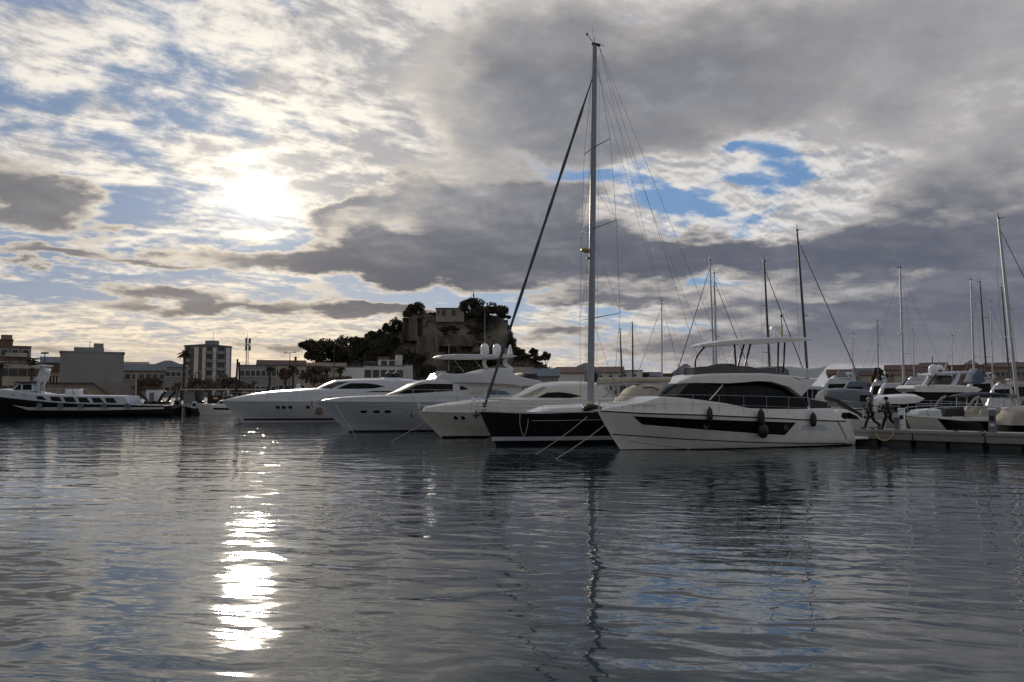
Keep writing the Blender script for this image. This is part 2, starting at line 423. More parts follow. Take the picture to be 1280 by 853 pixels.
# darker quay apron along the left shore
sheet('promenade_path', [(-400, 96), (-32, 97.5), (-16, 111), (-22, 118), (-400, 112)], LZ+.006, 'concrete')

# ------------------------------------------------------------------ buildings
WM = {}
def window(parent, x, y, z, w, h, fm, gm='window_glass', deep=.10):
    key = (round(w, 2), round(h, 2), fm, gm)
    if key not in WM:
        t = min(.12, w*.14)
        f = MB(); f.box(-w/2-t, -w/2, -deep, .05, -t, h+t); f.box(w/2, w/2+t, -deep, .05, -t, h+t); f.box(-w/2, w/2, -deep, .05, h, h+t); f.box(-w/2-t*.5, w/2+t*.5, -deep*1.8, .05, -t, 0)
        fo = f.build('window', fm, smooth=False)
        g = MB(); g.box(-w/2+.002, w/2-.002, -.03, .03, .002, h-.002)
        if w > .7: g.box(-.03, .03, -.05, -.031, .0, h)
        go = g.build('pane', gm, fo, smooth=False)
        WM[key] = fo
        o = fo
    else: o = copy_tree(WM[key])
    o.parent = parent; o.location = (x, y, z); return o
def building(name, label, px0, px1, ytop, D, depth, m, floors=0, cols=0, roof='flat', rm='roof_grey', wm='plaster_white', wsize=(1.1, 1.4), base=LZ, gm='window_glass', skip=(), rz=None, group=None, roof_h=None, cat='building'):
    x0, x1 = at(px0, ytop, D).x, at(px1, ytop, D).x; H = at(px0, ytop, D).z-base; az = math.atan2((x0+x1)/2, D); W = (x1-x0)*math.cos(az)
    r = empty(name, ((x0+x1)/2, D, base), -az if rz is None else R(rz), label, cat, group)
    w = MB(); w.box(-W/2, W/2, 0, depth, -.3, H); w.build('wall', m, r, smooth=False)
    ro = MB()
    if roof == 'flat':
        t = .25
        ro.box(-W/2-.1, W/2+.1, -.1, depth+.1, H+.003, H+t); ro.build('roof', rm, r, smooth=False)
    elif roof == 'gable':
        rh = roof_h or depth*.22; e = .35
        ro.prism([(-e, H-.02), (depth/2, H+rh), (depth+e, H-.02), (depth+e, H-.2), (-e, H-.2)], -W/2-e, W/2+e, 'x'); ro.build('roof', rm, r, smooth=False)
    elif roof == 'hip':
        rh = roof_h or 2; e = .4; k_ = min(W, depth)*.45
        ro.add([(-W/2-e, -e, H), (W/2+e, -e, H), (W/2+e, depth+e, H), (-W/2-e, depth+e, H), (-W/2+k_, depth/2, H+rh), (W/2-k_, depth/2, H+rh)], [(3, 2, 1, 0), (0, 1, 5, 4), (1, 2, 5), (2, 3, 4, 5), (3, 0, 4)]); ro.build('roof', rm, r, smooth=False)
    ww, wh = wsize
    for f in range(floors):
        for c in range(cols):
            if (f, c) in skip: continue
            window(r, -W/2+W*(c+.5)/cols, -.005, H*(f+.5)/floors-wh/2+.1, ww, wh, wm, gm)
    return r, W, H
# brown apartment block at the left edge
r, W, H = building('apartment_block', 'brown brick apartment block at far left with stepped top and pale balconies', -42, 40, 433, 185, 14, 'brick_brown', 4, 6, wsize=(1.4, 1.6))
MB().box(-W*.32, W*.21, 1, 11, H+.26, H+1.7).build('penthouse', 'brick_brown', r, smooth=False)
MB().box(W*.02, W*.20, 2, 8, H+1.71, H+3.1).build('stair_house', 'plaster_brown', r, smooth=False)
MB().box(-W*.33, W*.22, .8, 11.2, H+1.703, H+1.9).build('penthouse_roof', 'roof_tile', r, smooth=False)
for f in range(4):
    MB().box(-W*.46, -W*.05, -1.1, -.01, H*(f+.2)/4, H*(f+.2)/4+.95).build('balcony', 'plaster_cream', r, smooth=False)
    MB().box(W*.1, W*.44, -1.1, -.01, H*(f+.2)/4, H*(f+.2)/4+.95).build('balcony', 'plaster_cream', r, smooth=False)
building('waterfront_house', 'pale plastered house below the brown block with dark window strip', -12, 58, 455, 150, 9, 'plaster_cream', 2, 6, wm='shutter_brown', wsize=(1.2, 1.3))
r, W, H = building('market_hall', 'dark brown low hall with row of columns beside the grey block', 52, 80, 453, 166, 8, 'shutter_brown', roof='gable', rm='roof_grey', roof_h=1.4)
for i in range(7): MB().box(-W/2+W*(i+.5)/7-.14, -W/2+W*(i+.5)/7+.14, -.9, -.6, 0, H*.62).build('column', 'plaster_cream', r, smooth=False)
MB().box(-W/2, W/2, -1.0, -.01, H*.62, H*.7).build('entablature', 'plaster_brown', r, smooth=False)
# big blind grey block
r, W, H = building('grey_block', 'big windowless grey block with stepped rooftop box', 76, 156, 441, 140, 16, 'plaster_grey', roof='flat', rm='plaster_grey')
MB().box(-W/2+.25, W/2-.4, -.25, -.01, .0, H*.28).build('base_course', 'plaster_brown', r, smooth=False)
MB().box(-W*.30, W*.18, 3, 12, H+.26, H+1.15).build('rooftop_box', 'plaster_grey', r, smooth=False)
MB().box(W*.01, W*.17, 3.5, 10, H+1.153, H+2.0).build('lift_house', 'plaster_grey', r, smooth=False)
MB().tube([(-W*.05, 5, H+1.1), (-W*.05, 5, H+2.6)], .05, 6).build('aerial', 'dark_metal', r)
MB().box(W*.03, W*.22, -.3, -.26, H*.14, H*.24).build('dark_opening', 'shutter_brown', r, smooth=False)
for s_ in (-1, 1):
    MB().box(s_*W*.5-.12, s_*W*.5+.12, -.6, .2, H-.3, H+.15).build('floodlight', 'dark_metal', r, smooth=False)
    MB().box(s_*W*.46-.15, s_*W*.46+.15, -.2, -.005, H*.33, H*.36).build('vent', 'dark_metal', r, smooth=False)
# low ramp roofed hall in front of it
x0, x1, x2 = at(55, 480, 118).x, at(117, 480, 118).x, at(139, 480, 118).x; zt = at(55, 480, 118).z
r = empty('ramp_hall', (x0, 118, LZ), 0, 'low brown hall with roof sloping down to its right end, before the grey block', 'building')
MB().prism([(0, -.3), (0, zt-LZ), (x1-x0, zt-LZ), (x2-x0, .8), (x2-x0, -.3)], 0, 9).build('wall', 'plaster_brown', r, smooth=False)
MB().prism([(-.2, zt-LZ+.02), (-.2, zt-LZ+.2), (x1-x0+.05, zt-LZ+.2), (x2-x0+.2, 1.0), (x2-x0+.2, .82), (x1-x0, zt-LZ+.02)], -.4, 9.4).build('roof', 'concrete_dark', r, smooth=False)
r, W, H = building('brown_house', 'brown shabby house right of the grey block with grey roof end', 156, 207, 463, 168, 9, 'plaster_brown', 2, 6, 'gable', 'roof_grey', 'plaster_cream', (1.0, 1.2), roof_h=1.6)
MB().box(-W*.02, W*.08, -.35, -.01, H*.45, H*.62).build('lit_sign', 'white_plastic', r, smooth=False)
building('brown_house', 'narrow dark tiled house tucked close against the grey block', 154, 185, 457, 176, 8, 'brick_brown', 2, 3, 'gable', 'roof_tile', roof_h=1.0)
building('grey_house', 'low grey house between the brown house and the tall palm', 186, 234, 459, 205, 9, 'plaster_grey', 2, 7, 'hip', 'roof_grey', wsize=(1.2, 1.2))
building('grey_house', 'pale flat roofed house just left of the apartment tower', 208, 236, 456, 226, 9, 'plaster_cream', 2, 4, wsize=(1.2, 1.2))
# apartment tower
r, W, H = building('apartment_tower', 'tall apartment tower with white vertical stripes and round rooftop drum', 231, 290, 433.5, 230, 15, 'plaster_grey', roof='flat', rm='roof_grey')
for i, (a, c, m) in enumerate(((243, 248.5, 'plaster_white'), (249, 252.5, 'brick_brown'), (253.2, 257.5, 'plaster_white'), (266.5, 270.5, 'plaster_white'), (283, 288, 'plaster_white'), (239.5, 242.5, 'brick_brown'))):
    xa, xb = (a-231)/59*W-W/2, (c-231)/59*W-W/2; MB().box(xa, xb, -.5, -.01, 0, H-.4).build('facade_stripe', m, r, smooth=False)
for f in range(6):
    z = H*(f+.25)/6
    for a, c in ((258.2, 266), (271.2, 282.4), (232, 239)):
        xa, xb = (a-231)/59*W-W/2, (c-231)/59*W-W/2
        MB().box(xa, xb, -1.0, -.01, z-.4, z+.55).build('balcony', 'plaster_grey', r, smooth=False)
        window(r, (xa+xb)/2, -.005, z+.62, min(1.8, (xb-xa)*.6), 1.15, 'shutter_brown')
MB().lathe([(2.1, H+.26), (2.1, H+2.0), (2.2, H+2.05), (2.2, H+2.2), (0, H+2.3)], (W*.08, 6, 0), 24).build('rooftop_drum', 'plaster_grey', r, ang=30)
MB().prism([(-W/2-.3, H+.26), (W*.0, H+.9), (W/2+.3, H+.26)], -.2, 15).build('roof_cap', 'roof_grey', r, smooth=False)
MB().tube([(W*.1, 6, H+2.2), (W*.1, 6, H+5)], .06, 5).build('aerial', 'dark_metal', r)
# telecom mast
p = at(308.5, 460, 262); zt = at(308.5, 417, 262).z
r = empty('telecom_mast', (p.x, 262, LZ), 0, 'slender telecom lattice mast with antenna drums right of the tower', 'mast')
m = MB(); HH = zt-LZ
for a in (0, 120, 240):
    m.tube([(.55*math.cos(R(a)), .55*math.sin(R(a)), 0), (.4*math.cos(R(a)), .4*math.sin(R(a)), HH-2)], .09, 5)
for i in range(14):
    z = (HH-2)*i/14; a = R(120*(i % 3)); c = R(120*((i+1) % 3)); m.tube([(.52*math.cos(a), .52*math.sin(a), z), (.48*math.cos(c), .48*math.sin(c), z+(HH-2)/14)], .05, 4)
m.build('lattice', 'dark_metal', r)
for z, n in ((HH-3.6, 3), (HH-6.2, 3)):
    for i in range(n):
        a = R(120*i+20); MB().box(.85*math.cos(a)-.3, .85*math.cos(a)+.3, .85*math.sin(a)-.2, .85*math.sin(a)+.2, z, z+1.9).build('antenna', 'canvas_grey', r, smooth=False)
MB().lathe([(.9, 0), (1.05, .06), (1.05, .14), (0, .16)], (0, 0, HH-4.0), 14).build('platform', 'dark_metal', r)
MB().tube([(0, 0, HH-2.2), (0, 0, HH)], .06, 5).build('spike', 'dark_metal', r)
building('long_house', 'long grey white house below the telecom mast', 300, 346, 457.5, 186, 10, 'plaster_grey', 2, 7, 'flat', 'roof_grey')
r, W, H = building('red_roof_house', 'white house with red tiled roof and arched lower windows behind the palms', 322, 382, 456, 200, 9, 'plaster_cream', 2, 9, 'gable', 'roof_tile', wsize=(1.1, 1.6), roof_h=1.4)
MB().box(W*.27, W*.32, 3, 4, H, H+2.4).build('chimney', 'brick_brown', r, smooth=False)
building('red_roof_house', 'low brown roofed house under the pines at the foot of the hill', 380, 432, 458, 214, 9, 'plaster_cream', 1, 8, 'gable', 'roof_tile', roof_h=1.2)
building('white_house', 'plain white walled house at the hill foot left of the stepped villa', 428, 458, 459.5, 205, 9, 'plaster_white', 1, 3, wsize=(.9, 1.0))
r, W, H = building('white_villa', 'white stepped villa with roof terrace and turret before the castle hill', 455, 505, 458, 186, 10, 'plaster_white', 2, 5, wm='shutter_brown', wsize=(1.3, 1.6))
MB().box(-W*.15, W*.46, 2, 9, H+.26, H+1.7).build('upper_storey', 'plaster_white', r, smooth=False)
MB().box(W*.30, W*.47, 2.5, 7, H+1.703, H+3.0).build('turret', 'plaster_white', r, smooth=False)
MB().box(-W*.16, W*.12, 2.5, 7, H+1.703, H+2.5).build('tiled_turret', 'brick_brown', r, smooth=False)
t = MB()
for z in (H+.75, H+1.2): t.tube([(-W*.5, .1, z), (-W*.16, .1, z)], .04, 5)
for i in range(6): t.tube([(-W*.5+W*.34*i/5, .1, H+.2), (-W*.5+W*.34*i/5, .1, H+1.2)], .035, 5)
t.build('terrace_rail', 'mast_white', r)
for i in range(2): window(r, W*(.0+.2*i), 1.99, H+.5, 1.2, .9, 'shutter_brown')
building('white_house', 'small white cube house right of the stepped villa', 503, 516, 457, 192, 7, 'plaster_white', 1, 2, wsize=(.8, .9))
building('hill_house', 'long cream house with deep flat eaves on the right slope of the hill', 636, 666, 459, 232, 8, 'plaster_cream', 1, 6, 'flat', 'roof_grey', 'shutter_brown', (.9, 1.2))
building('hill_house', 'grey canvas roofed shed low behind the yacht sunpad', 664, 698, 470, 150, 8, 'plaster_grey', 1, 4, 'gable', 'canvas_grey', wsize=(.8, .8), roof_h=1.6)
# long white waterfront building, tall dark arches
def arcade(label, px0, px1, ytop, D, n, rm, roof, wallm='plaster_white', attic=True):
    r, W, H = building('arcade_building', label, px0, px1, ytop, D, 11, wallm, roof=roof, rm=rm, roof_h=1.5)
    for i in range(n):
        x = -W/2+W*(i+.5)/n; w = W/n*.48
        f = MB(); pts = [(x-w/2, .3), (x-w/2, H*.52)]+[(x+w/2*math.cos(R(a)), H*.52+w/2*math.sin(R(a))) for a in range(180, -1, -20)][1:-1]+[(x+w/2, H*.52), (x+w/2, .3)]
        f.prism(pts, -.12, .05); fo = f.build('arched_window', 'shutter_brown', r, smooth=False)
        g = MB(); g.prism([(x+(a-x)*.82, .3+(b_-.3)*.96) for a, b_ in pts], -.16, -.121); g.build('pane', 'window_glass', fo, smooth=False)
        if attic and i % 2 == 0: window(r, x, -.005, H*.8, .9, .5, 'plaster_white')
    return r, W, H
arcade('white waterfront building with tall dark arched windows under a short red roof', 696, 730, 466, 168, 5, 'roof_tile', 'gable', attic=False)
arcade('white waterfront building with long red roof behind the sail cover', 748, 779, 465.5, 172, 5, 'roof_tile', 'gable')
arcade('bluish white flat roofed building left of the thin mast', 777, 803, 464, 178, 4, 'roof_grey', 'flat')
building('grey_roof_hall', 'dark grey roofed hall behind the foot of the tall pale mast', 712, 752, 463, 198, 12, 'plaster_grey', 1, 4, 'hip', 'roof_grey', roof_h=2.2)
building('brown_hut', 'brown wooden hut left of the large grey roof', 824, 842, 468, 210, 6, 'brick_brown', 1, 3, 'flat', 'roof_grey', wsize=(.8, .8))
building('grey_roof_hall', 'grey hall with large hipped roof just left of the flybridge', 840, 874, 467, 196, 12, 'plaster_grey', 1, 4, 'hip', 'roof_grey', roof_h=2.8)
building('low_house', 'low white house between the thin mast and brown hut', 803, 826, 470, 206, 8, 'plaster_white', 1, 4, 'gable', 'roof_grey', roof_h=1.2)
building('low_house', 'low pale house behind the saloon of the flybridge yacht', 880, 1000, 472, 240, 9, 'plaster_cream', 1, 10, 'gable', 'roof_tile', roof_h=1.4)
# row of houses along the far right quay
for lab, a, c, y, D, m, fl, co, rf, rm in [
    ('brown far house with low tiled roof, first in the right row behind the white boats', 1034, 1066, 468, 236, 'plaster_brown', 1, 5, 'gable', 'roof_tile'),
    ('narrow grey far house just left of the long brown terrace', 1066, 1100, 466, 250, 'plaster_grey', 2, 5, 'gable', 'roof_grey'),
    ('long brown terrace with dark roof behind the lone bare mast', 1106, 1152, 462, 244, 'plaster_brown', 2, 8, 'gable', 'roof_tile'),
    ('tan far house partly behind the radar domes', 1150, 1184, 459, 252, 'plaster_cream', 2, 5, 'gable', 'roof_tile'),
    ('brown apartment row behind the slanted arch and blue cover', 1184, 1232, 457, 246, 'brick_brown', 2, 8, 'flat', 'roof_grey'),
    ('wide brown apartment row behind the tallest right mast', 1230, 1296, 459, 240, 'plaster_brown', 2, 10, 'gable', 'roof_tile')]:
    building('terrace_house', lab, a, c, y, D, 9, m, fl, co, rf, rm, wm='plaster_cream', wsize=(1.2, 1.3), roof_h=1.7)
for lab, a, c, y, D, m, rf, rm, fl in [
    ('pale far house with grey roof just above the pale blue canvas enclosure', 1048, 1070, 470.5, 214, 'plaster_white', 'gable', 'roof_grey', 1), ('tiny cream far house between the brown house and the dark tree', 1074, 1089, 469, 216, 'plaster_cream', 'gable', 'roof_tile', 1),
    ('taller dark far house with flat roof right of the dark tree', 1108, 1121, 459, 262, 'plaster_grey', 'flat', 'roof_grey', 2), ('low cream far house at the foot of the lone bare mast', 1118, 1143, 469, 218, 'plaster_cream', 'hip', 'roof_tile', 1),
    ('white far house with small red roof left of the radar domes', 1142, 1158, 467, 220, 'plaster_white', 'gable', 'roof_tile', 1), ('grey far house rising over the blue covered tender', 1206, 1222, 455, 264, 'plaster_grey', 'hip', 'roof_grey', 2),
    ('dark far house with stair top, left of the tallest right mast', 1234, 1250, 456, 262, 'plaster_brown', 'flat', 'roof_grey', 2), ('cream far house right of the tallest right mast', 1258, 1282, 457, 258, 'plaster_cream', 'hip', 'roof_tile', 2)]:
    building('terrace_house', lab, a, c, y, D, 7, m, fl, max(2, int((c-a)/6)), rf, rm, wm='plaster_cream', wsize=(1.0, 1.2), roof_h=1.5)
p = at(1240, 476, 222); x1 = at(1290, 476, 222).x
r = empty('pergola', (p.x, 222, LZ), 0, 'tan pergola with white posts on the far right quay', 'pergola')
hh = p.z-LZ
MB().box(0, x1-p.x, 0, 3, hh-.25, hh).build('roof', 'plaster_cream', r, smooth=False)
for i in range(6): MB().box((x1-p.x)*i/5.2, (x1-p.x)*i/5.2+.25, 0.05, .3, 0, hh-.253).build('post', 'amber', r, smooth=False)

# ------------------------------------------------------------------ castle hill
HD = 318.0
ridge = [(330, 486), (372, 480), (392, 464), (420, 451), (450, 440), (478, 428), (497, 417), (508, 406), (520, 400), (600, 399), (628, 401), (637, 412), (643, 436), (655, 450), (672, 459), (690, 468), (712, 478), (740, 487)]
RX = [(at(px, py, HD).x, at(px, py, HD).z-LZ) for px, py in ridge]
from mathutils import noise as mn
def hill_z(x, y):
    h = max(0, interp(RX, x))
    t = (y-HD)
    steep = min(1, h/28)
    f = 1-smoothstep(0, 1, (-t-6)/(34+22*(1-steep))) if t < 0 else 1-smoothstep(0, 1, (t-24)/70)
    n = mn.fractal(Vector((x*.06, y*.06, 3)), .9, 2.0, 5)*2.6+abs(mn.noise(Vector((x*.16, y*.12, 9))))*2.2
    terr = 1.5*math.sin(h*f*.8+mn.noise(Vector((x*.05, y*.02, 4)))*3)
    return LZ+max(-.5, h*f+(n-.5)*min(1, h*f/6)*(1 if t < -4 else .25)+terr*min(1, h*f/8)*(t < -4))
def smoothstep(a, b, x):
    t = max(0, min(1, (x-a)/(b-a))); return t*t*(3-2*t)
nx, ny = 200, 90; gx0, gx1, gy0, gy1 = RX[0][0]-4, RX[-1][0]+4, 255, 412
vs_, fs_ = [], []
for j in range(ny+1):
    for i in range(nx+1):
        x = gx0+(gx1-gx0)*i/nx; y = gy0+(gy1-gy0)*(j/ny)
        vs_.append((x, y, hill_z(x, y)-.05))
for j in range(ny):
    for i in range(nx):
        a = j*(nx+1)+i; fs_.append((a, a+1, a+nx+2, a+nx+1))
hl = MB().add(vs_, fs_).build('hill', 'cliff', ang=70); hl['kind'] = 'structure'

def wall_poly(mb, pts, yt, yb, thick=3, batter=.06, rough=.5):
    """a battered old wall through plan points (px, D), top and bottom given as pixel rows; worn, uneven top and face"""
    Q = []
    for (a, d0), (c, d1) in zip(pts, pts[1:]):
        n_ = max(1, int(abs(c-a)/3)); Q += [(a+(c-a)*i/n_, d0+(d1-d0)*i/n_) for i in range(n_)]
    Q.append(pts[-1]); P = [(at(px, yt, D), at(px, yb, D)) for px, D in Q]
    rg = []
    for i, (t, b_) in enumerate(P):
        d = (P[min(i+1, len(P)-1)][0]-P[max(i-1, 0)][0]); n = Vector((d.y, -d.x, 0)).normalized()
        top = t.z+(mn.noise(Vector((t.x*.35, t.y*.35, 2)))*1.1-.2)*rough; h = top-b_.z; col = []
        for j in range(6):
            f = 1-j/5; z = b_.z+h*f; q = Vector((t.x, t.y, z))+n*(batter*h*(1-f)+mn.noise(Vector((t.x*.3, z*.45, 7)))*rough*.8)
            col.append(tuple(q))
        rg.append(col+[tuple(Vector((t.x, t.y, b_.z))-n*thick), tuple(Vector((t.x, t.y, top))-n*thick)])
    mb.rings(rg); return mb
cs = empty('castle', (at(570, 400, 300).x, 300, at(570, 412, 300).z), 0, 'ruined stone castle with high ramparts and a flat topped keep on the hill', 'castle')
def cpart(mb, name, m, smooth=False):
    o = mb.build(name, m, None, smooth=smooth); o.parent = cs; o.matrix_parent_inverse = Matrix.Translation(-Vector(cs.location)); return o
cpart(wall_poly(MB(), [(506, 324), (512, 312), (530, 309), (560, 307), (598, 307), (622, 310), (635, 320)], 399.5, 411), 'rampart', 'fort_stone')
cpart(wall_poly(MB(), [(507, 299), (513, 292), (521.5, 292.5), (522.5, 300)], 397, 426, 6), 'bastion', 'fort_stone')
cpart(wall_poly(MB(), [(545, 296), (553, 291), (570, 289), (586, 291), (594, 298)], 419, 433, 5, .12), 'lower_rampart', 'fort_stone')
cpart(wall_poly(MB(), [(522, 284), (526, 278), (543, 277), (547, 284)], 421, 446, 6, .10), 'buttress', 'fort_stone')
cpart(wall_poly(MB(), [(536, 276), (540, 270), (552, 272), (556, 280)], 440, 466, 5, .2), 'outwork', 'fort_stone')
a, c = at(545, 386.5, 306), at(580, 386.5, 306); kb = at(545, 399.5, 306).z
kp = MB(); kp.box(a.x, c.x, 306, 318, kb-1, a.z); k_o = cpart(kp, 'keep', 'fort_house')
kp = MB(); kp.box(a.x-.3, c.x+.3, 305.7, 318.3, a.z+.003, a.z+.5); cpart(kp, 'parapet', 'fort_stone')
for px in (554.5, 567):
    w = at(px, 391, 306); m = MB(); m.box(w.x-.75, w.x+.75, 305.9, 306.2, w.z-1.2, w.z+1.0); cpart(m, 'keep_window', 'window_glass')
m = MB(); w = at(548.5, 390, 306); m.box(w.x-.4, w.x+.4, 305.9, 306.2, w.z-.9, w.z+.6); cpart(m, 'keep_window', 'window_glass')
p = at(592, 385, 312); zt = at(592, 363, 312).z
o = MB().tube([(0, 0, 0), (0, 0, zt-p.z+6)], [.16, .09], 6); o.box(-.28, .28, -.1, .1, zt-p.z+3, zt-p.z+4.6); o.box(-.28, .28, -.1, .1, zt-p.z-1, zt-p.z+.3)
o = o.build('castle_antenna', 'dark_metal'); o.location = (p.x, 312, p.z-6); tag(o, 'thin antenna mast rising from the pines on top of the castle', 'mast')

# ------------------------------------------------------------------ vegetation
def leaf_cloud(mb, c, rx, ry, rz, n, size, rs, shell=.55, lump=None):
    for _ in range(n):
        while True:
            v = Vector((rs.uniform(-1, 1), rs.uniform(-1, 1), rs.uniform(-1, 1)))
            if shell < v.length < 1: break
        p = Vector((c[0]+v.x*rx, c[1]+v.y*ry, c[2]+v.z*rz)); s_ = size*rs.uniform(.55, 1.3)
        u = Vector((rs.gauss(0, 1), rs.gauss(0, 1), rs.gauss(0, .6))).normalized(); w = u.orthogonal().normalized()
        w.rotate(Matrix.Rotation(rs.uniform(0, 6.28), 3, u))
        t = u.cross(w)
        mb.add([p-w*s_, p+t*s_*.6, p+w*s_, p-t*s_*.6], [(0, 1, 2, 3)])
def pine(label, px, py, rx, ry, D, base_py, seed, clumps=15, leaves=150, m='pine', group='pines on the castle hill', base_z=None, cat='tree', name='pine_tree', umbrella=True):
    rs = random.Random(seed); c = at(px, py, D); s_ = D/FPX
    RX_, RZ_ = rx*s_*1.12, ry*s_*1.12
    bz = base_z if base_z is not None else min(c.z-RZ_*.6, max(LZ, hill_z(c.x, D))-.4)
    r = empty(name, (c.x, D, bz), 0, label, cat, group); H = c.z-bz
    cr = MB(); tips = []
    for i in range(clumps):
        a = rs.uniform(0, 6.283); u = rs.uniform(.0, 1)**.5
        zz = rs.uniform(-.62, .78)*(1-.35*u*u)
        if umbrella: zz = abs(zz)*.9-.25*rs.random()
        q = (RX_*.80*u*math.cos(a), RX_*.80*u*math.sin(a), H+RZ_*zz)
        k_ = rs.uniform(.20, .52)
        leaf_cloud(cr, q, RX_*k_, RX_*k_, RZ_*k_*.85, leaves, (.062*RX_+.13), rs, .25); tips.append(q)
    tk = MB(); r0 = max(.12, RX_*.055)
    fork = (rs.uniform(-.1, .1)*RX_, 0, H*.55)
    tk.tube([(0, 0, -.3), (fork[0]*.5, 0, H*.3), fork], [r0*1.2, r0, r0*.8], 7)
    for q in tips[:8]:
        mid = (Vector(fork)+Vector(q))/2+Vector((0, 0, -.08*RZ_)); tk.tube([fork, mid, q], [r0*.55, r0*.35, r0*.12], 5)
    tk.build('trunk', 'bark', r); cr.build('crown', m, r, smooth=False)
    return r
pines = [
    ('wide rounded pine at the left end of the hill', 397, 438, 20, 15, 292), ('small pine right behind the wide rounded pine', 416, 442, 13, 11, 300), ('dense broad pine left of the gap with bright sky', 438, 434, 17, 17, 296), ('dark pine right of the gap with bright sky', 456, 437, 14, 16, 302),
    ('low dark pine at the bend of the lower slope', 470, 438, 14, 14, 290), ('broad pine filling the slope left of the tall narrow pines', 468, 424, 12, 11, 306), ('dark pine under the two tall narrow pines', 489, 430, 14, 12, 298), ('tall narrow pine leaning on the bastion slope, left one', 481, 416, 9, 12, 306), ('tall narrow pine next to the bastion wall', 494, 411, 10, 14, 304), ('round crowned pine standing on the bastion', 517, 391, 12.5, 12, 312),
    ('little round pine between bastion and keep', 540, 395, 7, 5.5, 316), ('tall pine cluster directly right of the keep', 588, 386, 14, 12, 308), ('bushy pine overhanging the rampart right of the keep', 603, 392, 12, 8, 304), ('wide flat pine at the right end of the rampart', 620, 390, 13, 11, 306), ('small pine hanging over the right rampart corner', 630, 397, 7, 4.5, 306),
    ('dark bush pine on the right cliff edge', 638, 432, 6, 14, 300), ('pine low on the right slope closest to the cliff', 648, 441, 8, 8, 300), ('ragged pine alone on the right slope', 656, 447, 8, 6, 296), ('upper pine of the loose group near the foot of the right slope', 667, 440, 6, 6, 302), ('lower pine of the loose group near the foot of the right slope', 672, 449, 7, 5, 296), ('last small pine at the foot of the right slope', 683, 446, 5.5, 6, 298), ('dark pine below the castle at the middle of the hill', 612, 448, 18, 12, 278), ('dark pine left of the outwork', 512, 450, 15, 12, 276), ('broad dark pine under the lower rampart', 580, 452, 18, 11, 276)]
for i, (lab, px, py, rx, ry, D) in enumerate(pines): pine(lab, px, py, rx, ry, D, 0, 100+i, clumps=22 if rx > 11 else 13, leaves=190, umbrella=(i in (13, 14, 17, 19)))
# scrub on the slopes: one mass
rs = random.Random(5); sc = MB()
for i in range(300):
    t = rs.random(); x = at(508+126*t, 415, 303).x; y = rs.uniform(299, 306); z = hill_z(x, y)
    if mn.noise(Vector((x*.10, 3, 3))) > .04: leaf_cloud(sc, (x, y, z+.6), 1.3, 1.0, .9, 16, .5, rs, .1)
for _ in range(15000):
    x = rs.uniform(gx0, gx1); y = rs.uniform(258, 345); z = hill_z(x, y)
    if z < LZ+.3: continue
    pxx = 640+x/y*FPX; pyy = 488-(z-CAM_H)*FPX/y
    if 506 < pxx < 634 and pyy < 437 and y < 312 and (mn.noise(Vector((x*.12, z*.5, 6))) < .12 or rs.random() < .5): continue       # bare rock and masonry
    dens = mn.noise(Vector((x*.09, y*.09, 1)))
    if dens < -.25: continue
    leaf_cloud(sc, (x, y, z+.3), .9, .9, .8, 3, .62, rs, .1)
o = sc.build('scrub', 'scrub', smooth=False); tag(o, 'dark scrub covering the castle hill slopes', 'scrub', None, 'stuff')

def palm(label, px, ytop, D, base=LZ, rpx=8.5, seed=1, group='palms on the promenade'):
    rs = random.Random(seed); c = at(px, ytop, D); H = c.z-base; Rr = rpx*D/FPX
    r = empty('palm_tree', (c.x, D, base), rs.uniform(0, 6), label, 'palm', group)
    bend = rs.uniform(-.04, .04)*H
    tk = MB().tube([(bend*(t*t), 0, H*t) for t in (0, .2, .4, .6, .8, 1)], [.28, .22, .2, .19, .19, .22], 9); tk.lathe([(.2, -.5), (.34, -.2), (.3, .1), (.1, .3)], (bend, 0, H), 10); tk.build('trunk', 'bark', r)
    fr = MB()
    for i in range(30):
        a = i*2.4+rs.uniform(-.2, .2); up = rs.uniform(-.75, 1.0); ln = Rr*rs.uniform(.85, 1.15); pts = []
        for t in (0, .25, .5, .75, 1):
            rad = ln*t*math.cos(up*.9*(1-.5*t)); zz = ln*(math.sin(up)*t-.55*t*t*(1 if up > -.2 else .4)); pts.append(Vector((bend+rad*math.cos(a), rad*math.sin(a), H+.15+zz)))
        fr.tube(pts, [.035, .03, .025, .02, .01], 4)
        sd = Vector((-math.sin(a), math.cos(a), 0))
        for j in range(22):
            t = .18+.82*j/22; k_ = min(3, int(t*4)); p = pts[k_].lerp(pts[k_+1], t*4-k_); d = (pts[k_+1]-pts[k_]).normalized()
            for s_ in (-1, 1):
                l_ = Rr*.30*math.sin(math.pi*min(1, t*.9+.12)); e = p+(sd*s_*.75+d*.7+Vector((0, 0, -.35))).normalized()*l_; fr.add([p-d*.05, p+d*.06, e], [(0, 1, 2)])
    fr.build('crown', 'palm', r, smooth=False); return r
for i, (lab, px, y, D, rp) in enumerate([('tall palm close left of the apartment tower', 230.5, 442, 128, 10), ('bushy palm behind the wheelhouse of the excursion boat', 40, 452, 118, 11), ('palm cut by the left edge of the picture', 2, 458, 114, 9), ('palm with slim trunk in front of the long grey house', 337, 461, 116, 8),
        ('palm before the red roofed house, right of the slim one', 367, 461, 118, 8), ('palm left of the street lamp at the hill foot', 409, 462, 120, 8.5), ('palm right of the street lamp at the hill foot', 425, 462.5, 122, 8), ('short palm in front of the grey block at the quay kiosk', 247, 489, 99, 6)]):
    palm(lab, px, y, D, rpx=rp, seed=20+i)
